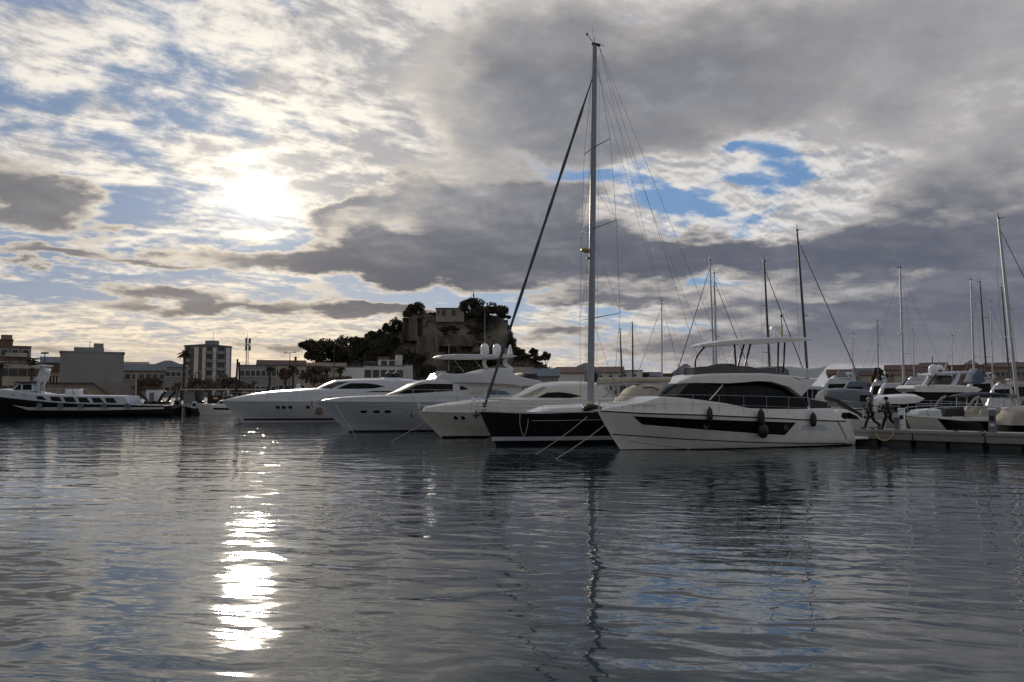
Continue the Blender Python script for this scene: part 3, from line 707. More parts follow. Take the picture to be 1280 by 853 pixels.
def bare_tree(label, px, ytop, D, spread, seed, group='bare brown trees along the promenade'):
    rs = random.Random(seed); c = at(px, ytop, D); H = c.z-LZ; W = spread*D/FPX
    r = empty('bare_tree', (c.x, D, LZ), 0, label, 'tree', group); tk = MB(); tw = MB()
    def grow(p, d, ln, r0, lv):
        e = p+d*ln; (tk if lv < 2 else tw).tube([p, (p+e)/2+Vector((rs.gauss(0, .04), rs.gauss(0, .04), 0))*ln, e], [r0, r0*.8, r0*.6], 5 if lv < 2 else 3, cap=False)
        if lv == 4: return
        for _ in range(5 if lv < 3 else 6):
            nd = (d*.8+Vector((rs.gauss(0, .55)*W/H*1.4, rs.gauss(0, .55)*W/H*1.4, rs.gauss(.12, .3)))).normalized(); grow(p+d*ln*rs.uniform(.6, 1), nd, ln*rs.uniform(.55, .8), max(.042, r0*.56), lv+1)
    grow(Vector((0, 0, -.2)), Vector((0, 0, 1)), H*.30, .2, 0)
    tk.build('trunk', 'bark', r, smooth=True)
    o = tw.build('crown', 'twig', r, smooth=False); return r
for i, (lab, px, y, D, sp) in enumerate([('bare reddish tree right below the tall palm crown', 222, 466, 122, 12), ('bare reddish tree at the left foot of the apartment tower', 243, 470, 120, 13), ('bare reddish tree before the middle of the apartment tower', 262, 463, 126, 14), ('tallest bare reddish tree before the right half of the tower', 279, 455, 124, 15),
        ('bare reddish tree right of the tower edge', 296, 460, 122, 13), ('bare reddish tree just before the long grey house', 314, 466, 120, 12), ('bare brown tree in front of the brown shabby house', 172, 470, 126, 12), ('bare brown tree between the shabby house and the grey house', 196, 472, 124, 12), ('bare brown tree at the far left by the pale house', 22, 470, 122, 12)]):
    bare_tree(lab, px, y, D, sp, 60+i)
for lab, px, y, rx, ry, D, m in [('dense dark round tree between two palms before the red roof', 357, 469, 9, 8, 124, 'dry_leaf'), ('reddish brown bushy tree at the foot of the wide pine', 394, 468, 15, 11, 130, 'dry_leaf'), ('low brown bush under the two right palms', 424, 478, 16, 7, 128, 'dry_leaf'), ('brown leafy tree at the quay behind the dark cranes', 186, 482, 13, 9, 112, 'dry_leaf'), ('brown leafy tree before the foot of the tower', 252, 482, 16, 8, 114, 'dry_leaf'), ('brown leafy tree behind the awning right half', 292, 480, 16, 9, 113, 'dry_leaf'), ('dark leafy tree near the right far houses', 1096, 470, 11, 9, 225, 'pine'), ('dark leafy tree by the white arcade right end', 741, 474, 8, 8, 185, 'pine'), ('small brown tree right of the bluish white building', 806, 473, 6, 6, 188, 'dry_leaf'), ('green bush tree at the foot of the outwork', 535, 464, 12, 8, 206, 'hedge'), ('green bush tree before the hill behind the hardtop', 590, 466, 18, 9, 212, 'hedge'), ('dark bush tree right of the hill foot', 700, 466, 9, 6, 205, 'pine')]:
    pine(lab, px, y, rx, ry, D, 0, int(px*7), clumps=16, leaves=110, m=m, group='leafy trees along the shore', base_z=LZ, name='broadleaf_tree', umbrella=False)

# ------------------------------------------------------------------ street furniture on the left shore
def lamp(label, px, ytop, D, arm=.9, double=True):
    c = at(px, ytop, D); H = c.z-LZ; r = empty('street_lamp', (c.x, D, LZ), 0, label, 'lamp', 'street lamps on the promenade')
    MB().tube([(0, 0, 0), (0, 0, H)], [.11, .07], 8).build('pole', 'dark_metal', r)
    a = MB(); a.tube([(-arm if double else 0, 0, H+.05), (0, 0, H), (arm, 0, H+.05)], .045, 6); a.build('arm', 'dark_metal', r)
    for s_ in ((-1, 1) if double else (1,)): MB().box(s_*arm-.3, s_*arm+.3, -.14, .14, H-.02, H+.14).build('lamp_head', 'dark_metal', r, bevel=.03)
lamp('tall street lamp between two palms at the hill foot', 418, 427, 140); lamp('street lamp above the red tiled roof', 362.5, 441, 150); lamp('slim street lamp above the bare trees near the awning', 244, 466, 112, .5, False)
def pole(name, label, cat, px, y0, y1, D, r0, m, group=None, lean=0):
    a, c = at(px, y1, D), at(px+lean, y0, D); o = MB().tube([(0, 0, 0), c-Vector((a.x, D, a.z))], [r0, r0*.7], 8); 
    o = o.build(name, m); o.location = (a.x, D, a.z); return tag(o, label, cat, group)
pole('flag_pole', 'slim white pole on the quay right of the grey block', 'pole', 170, 466, 507, 97, .09, 'plaster_cream')
pole('dock_pole', 'dark leaning dock pole, left one of a pair behind the awning', 'pole', 294, 449, 506.5, 95, .17, 'dark_metal', 'pair of dark dock poles', 3)
pole('dock_pole', 'dark upright dock pole, right one of a pair behind the awning', 'pole', 299, 453, 506.5, 95.8, .17, 'dark_metal', 'pair of dark dock poles', 0)
p = at(373, 484, 112); o = MB().lathe([(.95, 0), (.8, .3), (.62, 1.6), (.55, 2.2), (.3, 2.3), (.3, 2.7), (0, 2.8)], n=14).build('harbour_beacon', 'plaster_white'); o.location = (p.x, 112, LZ); tag(o, 'small white tapered beacon left of the palms at the hill foot', 'beacon')
# quay awning
x0, x1 = at(224, 487, 95).x, at(320, 487, 95).x; zt = at(224, 486.2, 95).z-LZ
r = empty('quay_awning', (x0, 95.2, LZ), 0, 'long flat cream awning on posts over the left quay', 'awning')
MB().box(0, x1-x0, 0, 3.2, zt-.18, zt).build('roof', 'plaster_cream', r, smooth=False)
for i in range(6): MB().box((x1-x0)*i/5*.985, (x1-x0)*i/5*.985+.15, .1, .25, 0, zt-.183).build('post', 'dark_metal', r, smooth=False)
MB().box(.3, 2.0, .4, 2.8, 0, zt-.35).build('kiosk_wall', 'plaster_grey', r, smooth=False)
MB().box(2.4, x1-x0-3, 2.9, 3.0, .0, zt*.55).build('back_screen', 'brick_brown', r, smooth=False)
# cranes and box on the quay
def davit(label, px, y0, y1, D, lean):
    a = at(px, y1, D); c = at(px+lean, y0, D); r = empty('boat_davit', (a.x, D, LZ), 0, label, 'davit', 'dark davits on the left quay')
    d = c-Vector((a.x, D, LZ)); MB().tube([(0, 0, 0), d*.5+Vector((0, 0, .15)), d], [.22, .28, .2], 6, flat=.6).build('arm', 'dark_metal', r); MB().box(-.5, .5, -.4, .4, 0, .4).build('base', 'dark_metal', r, bevel=.04)
    MB().tube([d*.95, Vector((d.x*.95, 0, d.z*.4))], .025, 5).build('cable', 'wire', r)
davit('dark davit leaning left beside the white box', 186, 490, 506, 94, -11); davit('dark davit leaning right, first after the white box', 197, 489, 506, 94.6, 10); davit('dark davit leaning right, farthest from the white box', 207, 488.5, 506, 94, 13); davit('slim dark davit before the awning kiosk', 249, 491, 506, 94.2, -5)
p = at(190, 487.5, 97); h = p.z-LZ; r = empty('site_box', (p.x, 97, LZ), 0, 'pale blue grey box cabin between the dark davits', 'cabin')
MB().box(-.8, .8, 0, 1.6, 0, h).build('wall', 'canvas_white', r, bevel=.03); MB().box(-.86, .86, -.06, 1.66, h+.003, h+.1).build('roof', 'roof_grey', r); MB().box(-.3, .3, -.04, -.003, .1, h*.8).build('door', 'canvas_grey', r)
def parked_boat():
    b = Boat('motor_boat', (at(258, 517, 91.5).x-.6, 91.2), (at(287, 517, 91.5).x+.8, 91.8), 'small white motor boat moored at the quay below the awning', 'boat')
    b.hull([(0, 1.15), (b.L*.5, 1.15), (b.L+.5, 1.4)], 1.0, b.L+.5, 'gelcoat', trace=False)
    w = lambda x, z: .85
    o = b.cabin('cabin', [(.4, 1.1), (.6, 1.8), (1.9, 1.75), (2.5, 1.1)], w, 'gelcoat', n=10); b.panel('window', [(.9, 1.35), (.9, 1.65), (1.8, 1.62), (2.1, 1.35)], w, 'dark_glass', parent=o, n=6)
    b.panel('hull_window', [(.7, .55), (2.6, .6), (2.6, .85), (.7, .8)], b.yh, 'dark_glass', n=8)
    p = at(267, 498.5, 93); 
    r = empty('quay_lantern', (p.x, 93.6, LZ), 0, 'yellowish round lantern on a short post above the small white boat', 'lantern')
    MB().lathe([(0, -.18), (.25, -.12), (.34, 0), (.25, .12), (0, .18)], (0, 0, .75), n=14).build('lantern_globe', 'amber', r)
    MB().tube([(0, 0, 0), (0, 0, .6)], .04, 6).build('post', 'dark_metal', r)
# ------------------------------------------------------------------ boats
class Boat:
    """local frame: x from the stern (0) to the bow, y to port, z up from the water"""
    def __init__(s, name, bow, stern, label, cat, group=None):
        s.o = Vector((stern[0], stern[1], 0)); dv = Vector((bow[0]-stern[0], bow[1]-stern[1], 0))
        s.L = dv.length; s.h = dv.normalized(); s.p = Vector((-s.h.y, s.h.x, 0))
        s.root = empty(name, s.o, math.atan2(s.h.y, s.h.x), label, cat, group)
        s.near = 1 if s.p.y < 0 else -1            # the side that faces the photographer
    def loc(s, x, y, z): return s.o+s.h*x+s.p*y+Vector((0, 0, z))
    def xz(s, px, py, yl=0.0):
        a, b = ray(px, py); d = Vector((a, 1, b)); c = Vector((0, 0, CAM_H))
        if callable(yl):
            y = 1.2*s.near
            for _ in range(9):
                x, z = s.xz(px, py, y); y = .4*y+.6*s.near*max(.0, yl(x, z))
            return x, z
        t = (yl+(s.o-c).dot(s.p))/d.dot(s.p); q = c+d*t-s.o
        return q.dot(s.h), q.z
    def tr(s, pts, yl=0.0): return [s.xz(px, py, yl) for px, py in pts]
    # -- hull
    def hull(s, sheer, B, tip, m, um=.5, sf=.9, p=2.3, f0=.08, f1=.5, transom=0.0, zc=.25, trace=True, name='hull', blunt=.02):
        """sheer: traced pixels or (x, z) pairs; tip: x of the stem head"""
        s.B, s.tip, s.um, s.sf, s.pp, s.f0, s.f1, s.tr_k, s.zc, s.blunt = B, tip, um, sf, p, f0, f1, transom, zc, blunt
        if trace:
            s.sheer_pts = [(0, 1), (tip, 1)]
            bx = lambda x, z: s.beam(min(1, max(0, x/tip)))
            q = sorted(s.tr(sheer, bx)); s.sheer_pts = q
        else: s.sheer_pts = sorted(sheer)
        s.zbow = s.sheer(tip)
        us = [1-(1-i/36)**1.35 for i in range(37)]; m_ = 12
        rg = []
        for u in us:
            zs = s.sheer(u*tip); side = []
            for j in range(m_+1):
                z = -.45+(zs+.45)*j/m_
                x = s.stern(z)+u*(s.stem(z)-s.stern(z))
                side.append((x, s.half(u, z, zs), z))
            dk = [(side[-1][0], side[-1][1]*.5, zs+.05*min(1, s.beam(u))), (side[-1][0], -side[-1][1]*.5, zs+.05*min(1, s.beam(u)))]
            rg.append(side+dk+[(x, -y, z) for x, y, z in reversed(side)])
        s.hull_o = MB().rings(rg).build(name, m, s.root, ang=42)
        return s
    def sheer(s, x): return interp(s.sheer_pts, x)
    def stem(s, z):
        t = max(-.3, min(1.0, z/max(.1, s.zbow))); return s.L+(s.tip-s.L)*(t if t < 0 else t**.9)
    def stern(s, z): return s.tr_k*z
    def beam(s, u):
        if u > s.um: b = s.B*(1-((u-s.um)/(1-s.um))**s.pp)
        else: b = s.B*(1-(1-s.sf)*((s.um-u)/s.um)**2)
        return max(s.blunt, b)
    def half(s, u, z, zs):
        fl = s.f0+(s.f1-s.f0)*max(0, u)**2.2
        zc = s.zc*(1+1.2*u**3)
        if z < zc: r = (1-fl)*(.72+.28*max(-.1, (z+.45)/(zc+.45)))
        else:
            t = min(1, (z-zc)/max(.05, zs-zc)); r = 1-fl+fl*(1-(1-t)**1.35)
        return s.beam(u)*r
    def yh(s, x, z):
        a, b = s.stern(z), s.stem(z); u = max(0, min(1, (x-a)/(b-a))); return s.half(u, z, s.sheer(u*s.tip))
    def ys(s, x): return s.beam(max(0, min(1, x/s.tip)))
    # -- surface pieces
    def panel(s, name, poly, yf, m, off=.006, thick=.012, n=16, rows=4, parent=None, side=None):
        side = side or s.near
        out = []; xs = xs_of(poly, n)
        e = (xs[-1]-xs[0])*1e-4
        for i, x in enumerate(xs):
            xx = x+e if i == 0 else x-e if i == len(xs)-1 else x
            lo, hi = span(poly, xx)
            if hi-lo < .004: mid = (lo+hi)/2; lo, hi = mid-.002, mid+.002
            o = [(x, side*(yf(x, lo+(hi-lo)*j/rows)+off), lo+(hi-lo)*j/rows) for j in range(rows+1)]
            o += [(a, b-side*(off+thick), c) for a, b, c in reversed(o)]
            out.append(o)
        return MB().rings(out).build(name, m, parent or s.root, ang=50)
    def band(s, name, line, wid, yf, m, off=.008, parent=None, n=24):
        """a thin strip that follows the line (x, z) on the side"""
        q = sorted(line)
        poly = [(x, z-wid/2) for x, z in q]+[(x, z+wid/2) for x, z in reversed(q)]
        return s.panel(name, poly, yf, m, off, .014, n, 1, parent)
    def cabin(s, name, poly, wf, m, crown=.08, r=.08, n=22, parent=None, rows=4, ang=44):
        out = []; xs = xs_of(poly, n); e = (xs[-1]-xs[0])*1e-4
        for i, x in enumerate(xs):
            xx = x+e if i == 0 else x-e if i == len(xs)-1 else x
            lo, hi = span(poly, xx)
            if hi-lo < .01: hi = lo+.01
            rr = min(r, (hi-lo)*.4); side = []
            for j in range(rows+1):
                z = lo+(hi-rr-lo)*j/rows; side.append((x, max(.01, wf(x, z)), z))
            w = max(.012, wf(x, hi-rr))
            side.append((x, max(.008, w-rr*.3), hi-rr*.3)); side.append((x, max(.006, w-rr), hi))
            side.append((x, max(.004, (w-rr)*.5), hi+crown*.75*min(1, w)))
            out.append(side+[(x, 0, hi+crown*min(1, w))]+[(a, -b, c) for a, b, c in reversed(side)])
        return MB().rings(out).build(name, m, parent or s.root, ang=ang)
    def rail(s, x0, x1, top, m='steel', posts=6, inset=.07, r=.016, mid=True, name='guard_rail', both=True, yf=None, lean=.10):
        """top: constant height over the sheer or function of x giving z"""
        yf = yf or s.ys; b = MB(); N = 14
        zt = top if callable(top) else (lambda x: s.sheer(x)+top)
        for sd in ((1, -1) if both else (s.near,)):
            def pt(x, f): zz = s.sheer(x); return (x, sd*max(.02, yf(x)-inset+lean*f*.2), zz+.02+(zt(x)-zz)*f)
            xs = [x0+(x1-x0)*i/N for i in range(N+1)]
            b.tube([pt(x, 1) for x in xs], r, 6)
            if mid: b.tube([pt(x, .52) for x in xs], r*.6, 5)
            for i in range(posts+1):
                x = x0+(x1-x0)*i/posts; b.tube([pt(x, 0), pt(x, 1)], r*.9, 6)
        return b.build(name, m, s.root)
    def anchor(s, x=None, z=None, parent=None):
        x = s.tip+.05 if x is None else x; z = s.zbow-.02 if z is None else z
        a = MB(); a.box(x-.7, x+.12, -.06, .06, z-.02, z+.06)
        a.build('bow_roller', 'steel', parent or s.root)
        a = MB(); a.tube([(x-.5, 0, z+.09), (x+.14, 0, z+.05), (x+.2, 0, z-.12)], .028, 6)
        a.rings([[(x+.24, -.16, z-.2), (x+.24, .16, z-.2), (x+.2, .16, z-.22), (x+.2, -.16, z-.22)], [(x+.1, -.05, z-.42), (x+.1, .05, z-.42), (x+.06, .05, z-.42), (x+.06, -.05, z-.42)]])
        a.tube([(x+.2, 0, z-.12), (x+.18, 0, z-.3)], .03, 6)
        return a.build('anchor', 'dark_metal', parent or s.root)
def wfun(w0, xf, ln, p=2.0, k=.75, tum=.0, z0=0.0, xa=None, la=1.0, ka=.2):
    """half width of a deckhouse: narrows over the last ln towards its front xf, leans in by tum per metre"""
    def f(x, z):
        t = max(0, min(1, (x-(xf-ln))/ln)); w = w0*(1-k*t**p)-tum*max(0, z-z0)
        if xa is not None: t = max(0, min(1, (xa+la-x)/la)); w *= 1-ka*t*t
        return max(.02, w)
    return f
def wire(b, p, q, r=.011, n=5): b.tube([p, q], r, n)
def wl(px, py): D = CAM_H*FPX/1e9; a, b = ray(px, py); t = -CAM_H/b; return (a*t, t)
def dirv(deg): return Vector((-math.cos(R(deg)), -math.sin(R(deg)), 0))

# ============ white flybridge yacht in front
def flybridge_yacht():
    bow = wl(776, 562.5); h = dirv(21); st = (bow[0]-h.x*13.6, bow[1]-h.y*13.6)
    b = Boat('motor_yacht', bow, st, 'white flybridge motor yacht with long black hull window and black fenders, nearest boat', 'yacht')
    tip = b.xz(746, 514, 0)[0]
    b.hull([(746, 513), (800, 516), (880, 518.3), (950, 521.6), (1010, 524.5), (1048, 526)], 2.12, tip, 'gelcoat', um=.46, sf=.93, p=2.5, f0=.03, f1=.55, transom=.38, zc=.22)
    H = b.yh; zh = b.sheer
    # black boot below, line and rub rail
    b.panel('boot_stripe', [(.2, -.2), (b.L+.03, -.2), (b.L+.03, .03), (.2, .07)], H, 'boot_black', n=30)
    b.band('chine_line', b.tr([(765, 543), (810, 546), (852, 549), (937, 553), (1000, 554.5), (1058, 554.8)], H), .05, H, 'hull_black')
    b.band('spray_rail', b.tr([(786, 551), (830, 557), (862, 561.5)], H), .035, H, 'gelcoat_grey_and_shaded', off=.03)
    b.band('rub_rail', [(x, zh(x)-.03) for x in [.8+i*(tip-.95)/30 for i in range(31)]], .06, lambda x, z: b.yh(x, min(z, zh(x))), 'hull_black', off=.02)
    win = b.tr([(791, 520.5), (880, 524.5), (942, 526.6), (995, 528.3), (981, 544.3), (937, 541.5), (880, 537.3), (803, 531)], H)
    hw = b.panel('hull_window', win, H, 'dark_glass', n=40)
    b.band('window_trim', b.tr([(790, 520), (803, 532), (880, 538.3), (937, 542.6), (981, 545.4)], H), .035, H, 'gelcoat', off=.02, parent=hw)
    for px, py in ((882, 533), (982, 534.5)):
        x, z = b.xz(px, py, H); pr = MB()
        pr.lathe([(.10, 0), (.15, .0), (.15, .03), (.10, .03), (.10, 0)], (0, 0, 0), 16, 'y'); o = pr.build('porthole', 'mast_dark', hw); o.location = (x, b.near*(H(x, z)+.012), z)
        if b.near < 0: o.rotation_euler = (0, 0, math.pi)
    # recessed stern panel with side lights, two vents
    b.panel('engine_vent', b.tr([(1004, 531), (1030, 531), (1036, 537.5), (1000, 537.5)], H), H, 'gelcoat_shaded', off=.012)
    # bulwark and deck moulding
    ws = lambda x, z: max(.03, b.ys(x)-.03-.18*max(0, z-zh(x)))
    low = [(x, zh(x)-.02) for x in [.85+i*(tip-1.0)/24 for i in range(25)]]
    top = b.tr([(1041, 511), (1010, 511.5), (965, 511.5), (937, 510.5), (909, 504.5), (880, 500.5), (850, 497), (826, 496), (802, 503.5), (768, 508.5), (752, 511.5)], ws)
    b.cabin('bulwark', low+[p for p in sorted(top, reverse=True)], ws, 'gelcoat', crown=.02, r=.05, n=34)
    # glazed saloon
    front = b.xz(825, 496, 0)[0]
    wg = wfun(1.78, front+.1, 3.6, 2.2, .80, .16, 2.0)
    gl = b.tr([(824, 497), (845, 480.5), (880, 478), (931, 477), (962, 475.5), (987, 481), (1003, 494), (1011, 512)], wg)
    x0 = min(p[0] for p in gl)
    saloon = b.cabin('saloon', [(x0, zh(x0)), (front, zh(front)+.1)]+sorted(gl, reverse=True), wg, 'dark_glass', crown=.05, n=30)
    b.panel('window_pillar', b.tr([(886, 500), (888, 500), (904.5, 481), (902.5, 481)], wg), wg, 'gelcoat', off=.01, parent=saloon)
    b.panel('windscreen', b.tr([(828, 495.5), (846, 481.5), (860, 480.5), (846, 495)], wg), wg, 'smoke_glass', off=.008, parent=saloon)
    # flybridge moulding that sweeps down behind the window
    wb = wfun(2.02, b.xz(845, 480, 0)[0]+.1, 3.0, 2.4, .80, .05, 3.2, 0, 1.2, .1)
    fb = b.tr([(845, 480), (868, 469.5), (897, 467), (954, 466.5), (988, 469.5), (1022, 474), (1002, 495.5), (987, 484), (965, 477.3), (948, 476.4), (931, 478), (909, 479.3), (880, 478.8)], wb)
    fbo = b.cabin('flybridge', fb, wb, 'gelcoat', crown=.02, r=.06, n=36)
    for q in ([(991, 471.5), (993, 471.5), (1002, 475.2), (1000, 475.2)], [(1004, 473), (1011, 473), (1011, 473.9), (1004, 473.9)]):
        b.panel('air_slot', b.tr(q, wb), wb, 'boot_black', parent=fbo, n=3, off=.008)
    wc = wfun(1.62, b.xz(868, 465, 0)[0]+.05, 2.6, 2.2, .7, .12, 3.7)
    b.cabin('flybridge_screen', b.tr([(868, 470.5), (867.5, 459.5), (890, 457.5), (914, 457), (937, 458.3), (955, 462), (972, 467.2)], wc), wc, 'smoke_glass', crown=.0, r=.02, n=20)
    b.cabin('helm_seat', b.tr([(972, 469), (973, 460), (980, 458), (986, 462), (987, 469.5)], lambda x, z: 1.2), lambda x, z: 1.2, 'canvas_grey', crown=.03, r=.08, n=8)
    b.cabin('helm_console', b.tr([(910, 467), (911, 456), (919, 455.5), (921, 467)], lambda x, z: .9), lambda x, z: .9, 'boot_black', n=6)
    # hardtop and its bent posts
    wt_ = wfun(1.72, b.xz(873, 432, 0)[0], 2.4, 2.2, .72, 0, 0, b.xz(1000, 427, 0)[0], 1.0, .25)
    ht = b.tr([(873.5, 433), (876, 430.5), (892, 427.5), (920, 425), (956, 423.3), (987, 424), (1000, 427.3), (975, 428.8), (942, 430.3), (909, 432)], b.near*.4)
    ho = b.cabin('hardtop', ht, wt_, 'gelcoat', crown=.05, r=.05, n=26)
    for yy, paths in ((-1.15, [[(882, 432.5), (870.5, 447), (869, 459)]]), (1.2, [[(918, 430.5), (920, 459)], [(930, 431), (922, 459)], [(938, 430.5), (931, 459)], [(973, 428.5), (972, 466)], [(981, 428.5), (979, 466)]])):
        for path in paths:
            p3 = [(x, b.near*yy, z) for x, z in b.tr(path, b.near*yy)]
            MB().tube(spline(p3, 4), .05, 8).build('post', 'dark_metal', ho)
    x, z = b.xz(970, 422.5, 0)
    rd = MB(); rd.tube([(x-.3, 0, z-.1), (x-.3, 0, z+.35)], .05); rd.tube([(x+.25, 0, z-.1), (x, 0, z+.35)], .04); rd.tube([(x-.55, 0, z-.1), (x-.15, 0, z+.35)], .04)
    ro = rd.build('radar_mast', 'white_plastic', b.root)
    MB().lathe([(.0, 0), (.26, .02), (.29, .1), (.29, .24), (.24, .32), (0, .35)], (x, 0, z+.33), 18).build('radar_dome', 'white_plastic', ro)
    MB().tube([(x-.42, 0, z-.1), (x-.42, 0, z+.75)], .06).build('light_mast', 'amber', ro)
    a = MB(); a.tube([(x-.42, 0, z+.7), (x-.40, 0, z+1.2)], .022); a.lathe([(.05, 0), (.06, .1), (.02, .14)], (x-.40, 0, z+1.18), 8); a.build('horn', 'dark_metal', ro)
    # guard rail, pulpit
    xa, xb = b.xz(1010, 497, b.near*1.9)[0], tip-.15
    zr = b.tr([(1010, 498), (960, 496.2), (900, 494.8), (860, 494.2), (800, 494), (765, 495)], lambda x, z: b.ys(x)-.05)
    zr = sorted(zr)+[(tip, b.zbow+.62)]
    b.rail(xa, xb, lambda x: interp(zr, x), posts=8, r=.011, m='mast_alu')
    b.rail(tip-2.6, tip-.1, lambda x: b.sheer(x)+.36, posts=5, r=.012, mid=False, name='lower_rail')
    b.anchor()
    x = .0
    pf = MB(); pf.box(-.95, .55, -1.85, 1.85, .30, .44); pf.build('swim_platform', 'gelcoat', b.root, bevel=.05)
    # side step line down the quarter
    b.band('quarter_line', b.tr([(1046.5, 526.3), (1050, 532), (1054, 540), (1058, 548.5)], H), .06, H, 'hull_black', off=.02, n=10)
    b.panel('cockpit_shade', b.tr([(1012, 499), (1034, 503), (1034, 510.5), (1012, 511)], lambda x, z: 1.7), lambda x, z: 1.7, 'boot_black', off=0)  # black panel stands in for the shade inside the cockpit
    c = MB(); c.lathe([(.05, 0), (.06, .05), (.03, .12), (0, .13)], (tip-.8, b.near*.25, b.zbow+.1), 8); c.build('bow_cleat', 'steel', b.root)
    return b
Y = flybridge_yacht()
def fender(b, px, py, w, hgt, label, ball=False):
    """hangs from the rail on the near side"""
    H = b.yh; x, z = b.xz(px, py, H); y = b.near*(H(x, z)+w/2)
    r = empty('fender', b.loc(x, y, z), 0, label, 'fender', 'black fenders along the flybridge yacht')
    r.rotation_euler = (0, 0, math.atan2(b.h.y, b.h.x))
    n = 12; pr = []
    for i in range(n+1):
        a = math.pi*i/n; rr = w/2*(math.sin(a)**(1.0 if ball else .55)); pr.append((max(.005, rr), -hgt/2*math.cos(a)))
    MB().lathe(pr, n=16).build('fender_body', 'rubber', r)
    zt = b.sheer(x)+.45-z; yr = b.near*(b.ys(x)-.02)-y
    MB().tube([(0, 0, hgt/2-.03), (0, (yr if not ball else 0), zt)], .012, 6).build('lanyard', 'rope', r)
    MB().lathe([(.03, 0), (.045, .03), (.03, .09)], (0, 0, hgt/2-.03), 10).build('end_cap', 'rubber', r)
fender(Y, 885, 519, .30, .72, 'long black fender nearest the pointed bow of the flybridge yacht')
fender(Y, 948.5, 522, .36, .80, 'long black fender with a round one hanging below it')
fender(Y, 949, 538.5, .56, .76, 'big round black ball fender against the hull window of the flybridge yacht', True)
fender(Y, 1014, 525, .32, .72, 'long black fender nearest the stern of the flybridge yacht')
def mooring(name, p, q, label, sag=.3, r=.015, m='rope'):
    p, q = Vector(p), Vector(q); pts = []
    for i in range(13):
        t = i/12; v = p.lerp(q, t); v.z -= sag*4*t*(1-t); pts.append(v)
    o = MB().tube([v-p for v in pts], r, 6).build(name, m); o.location = p
    return tag(o, label, 'rope', 'mooring lines of the yachts')

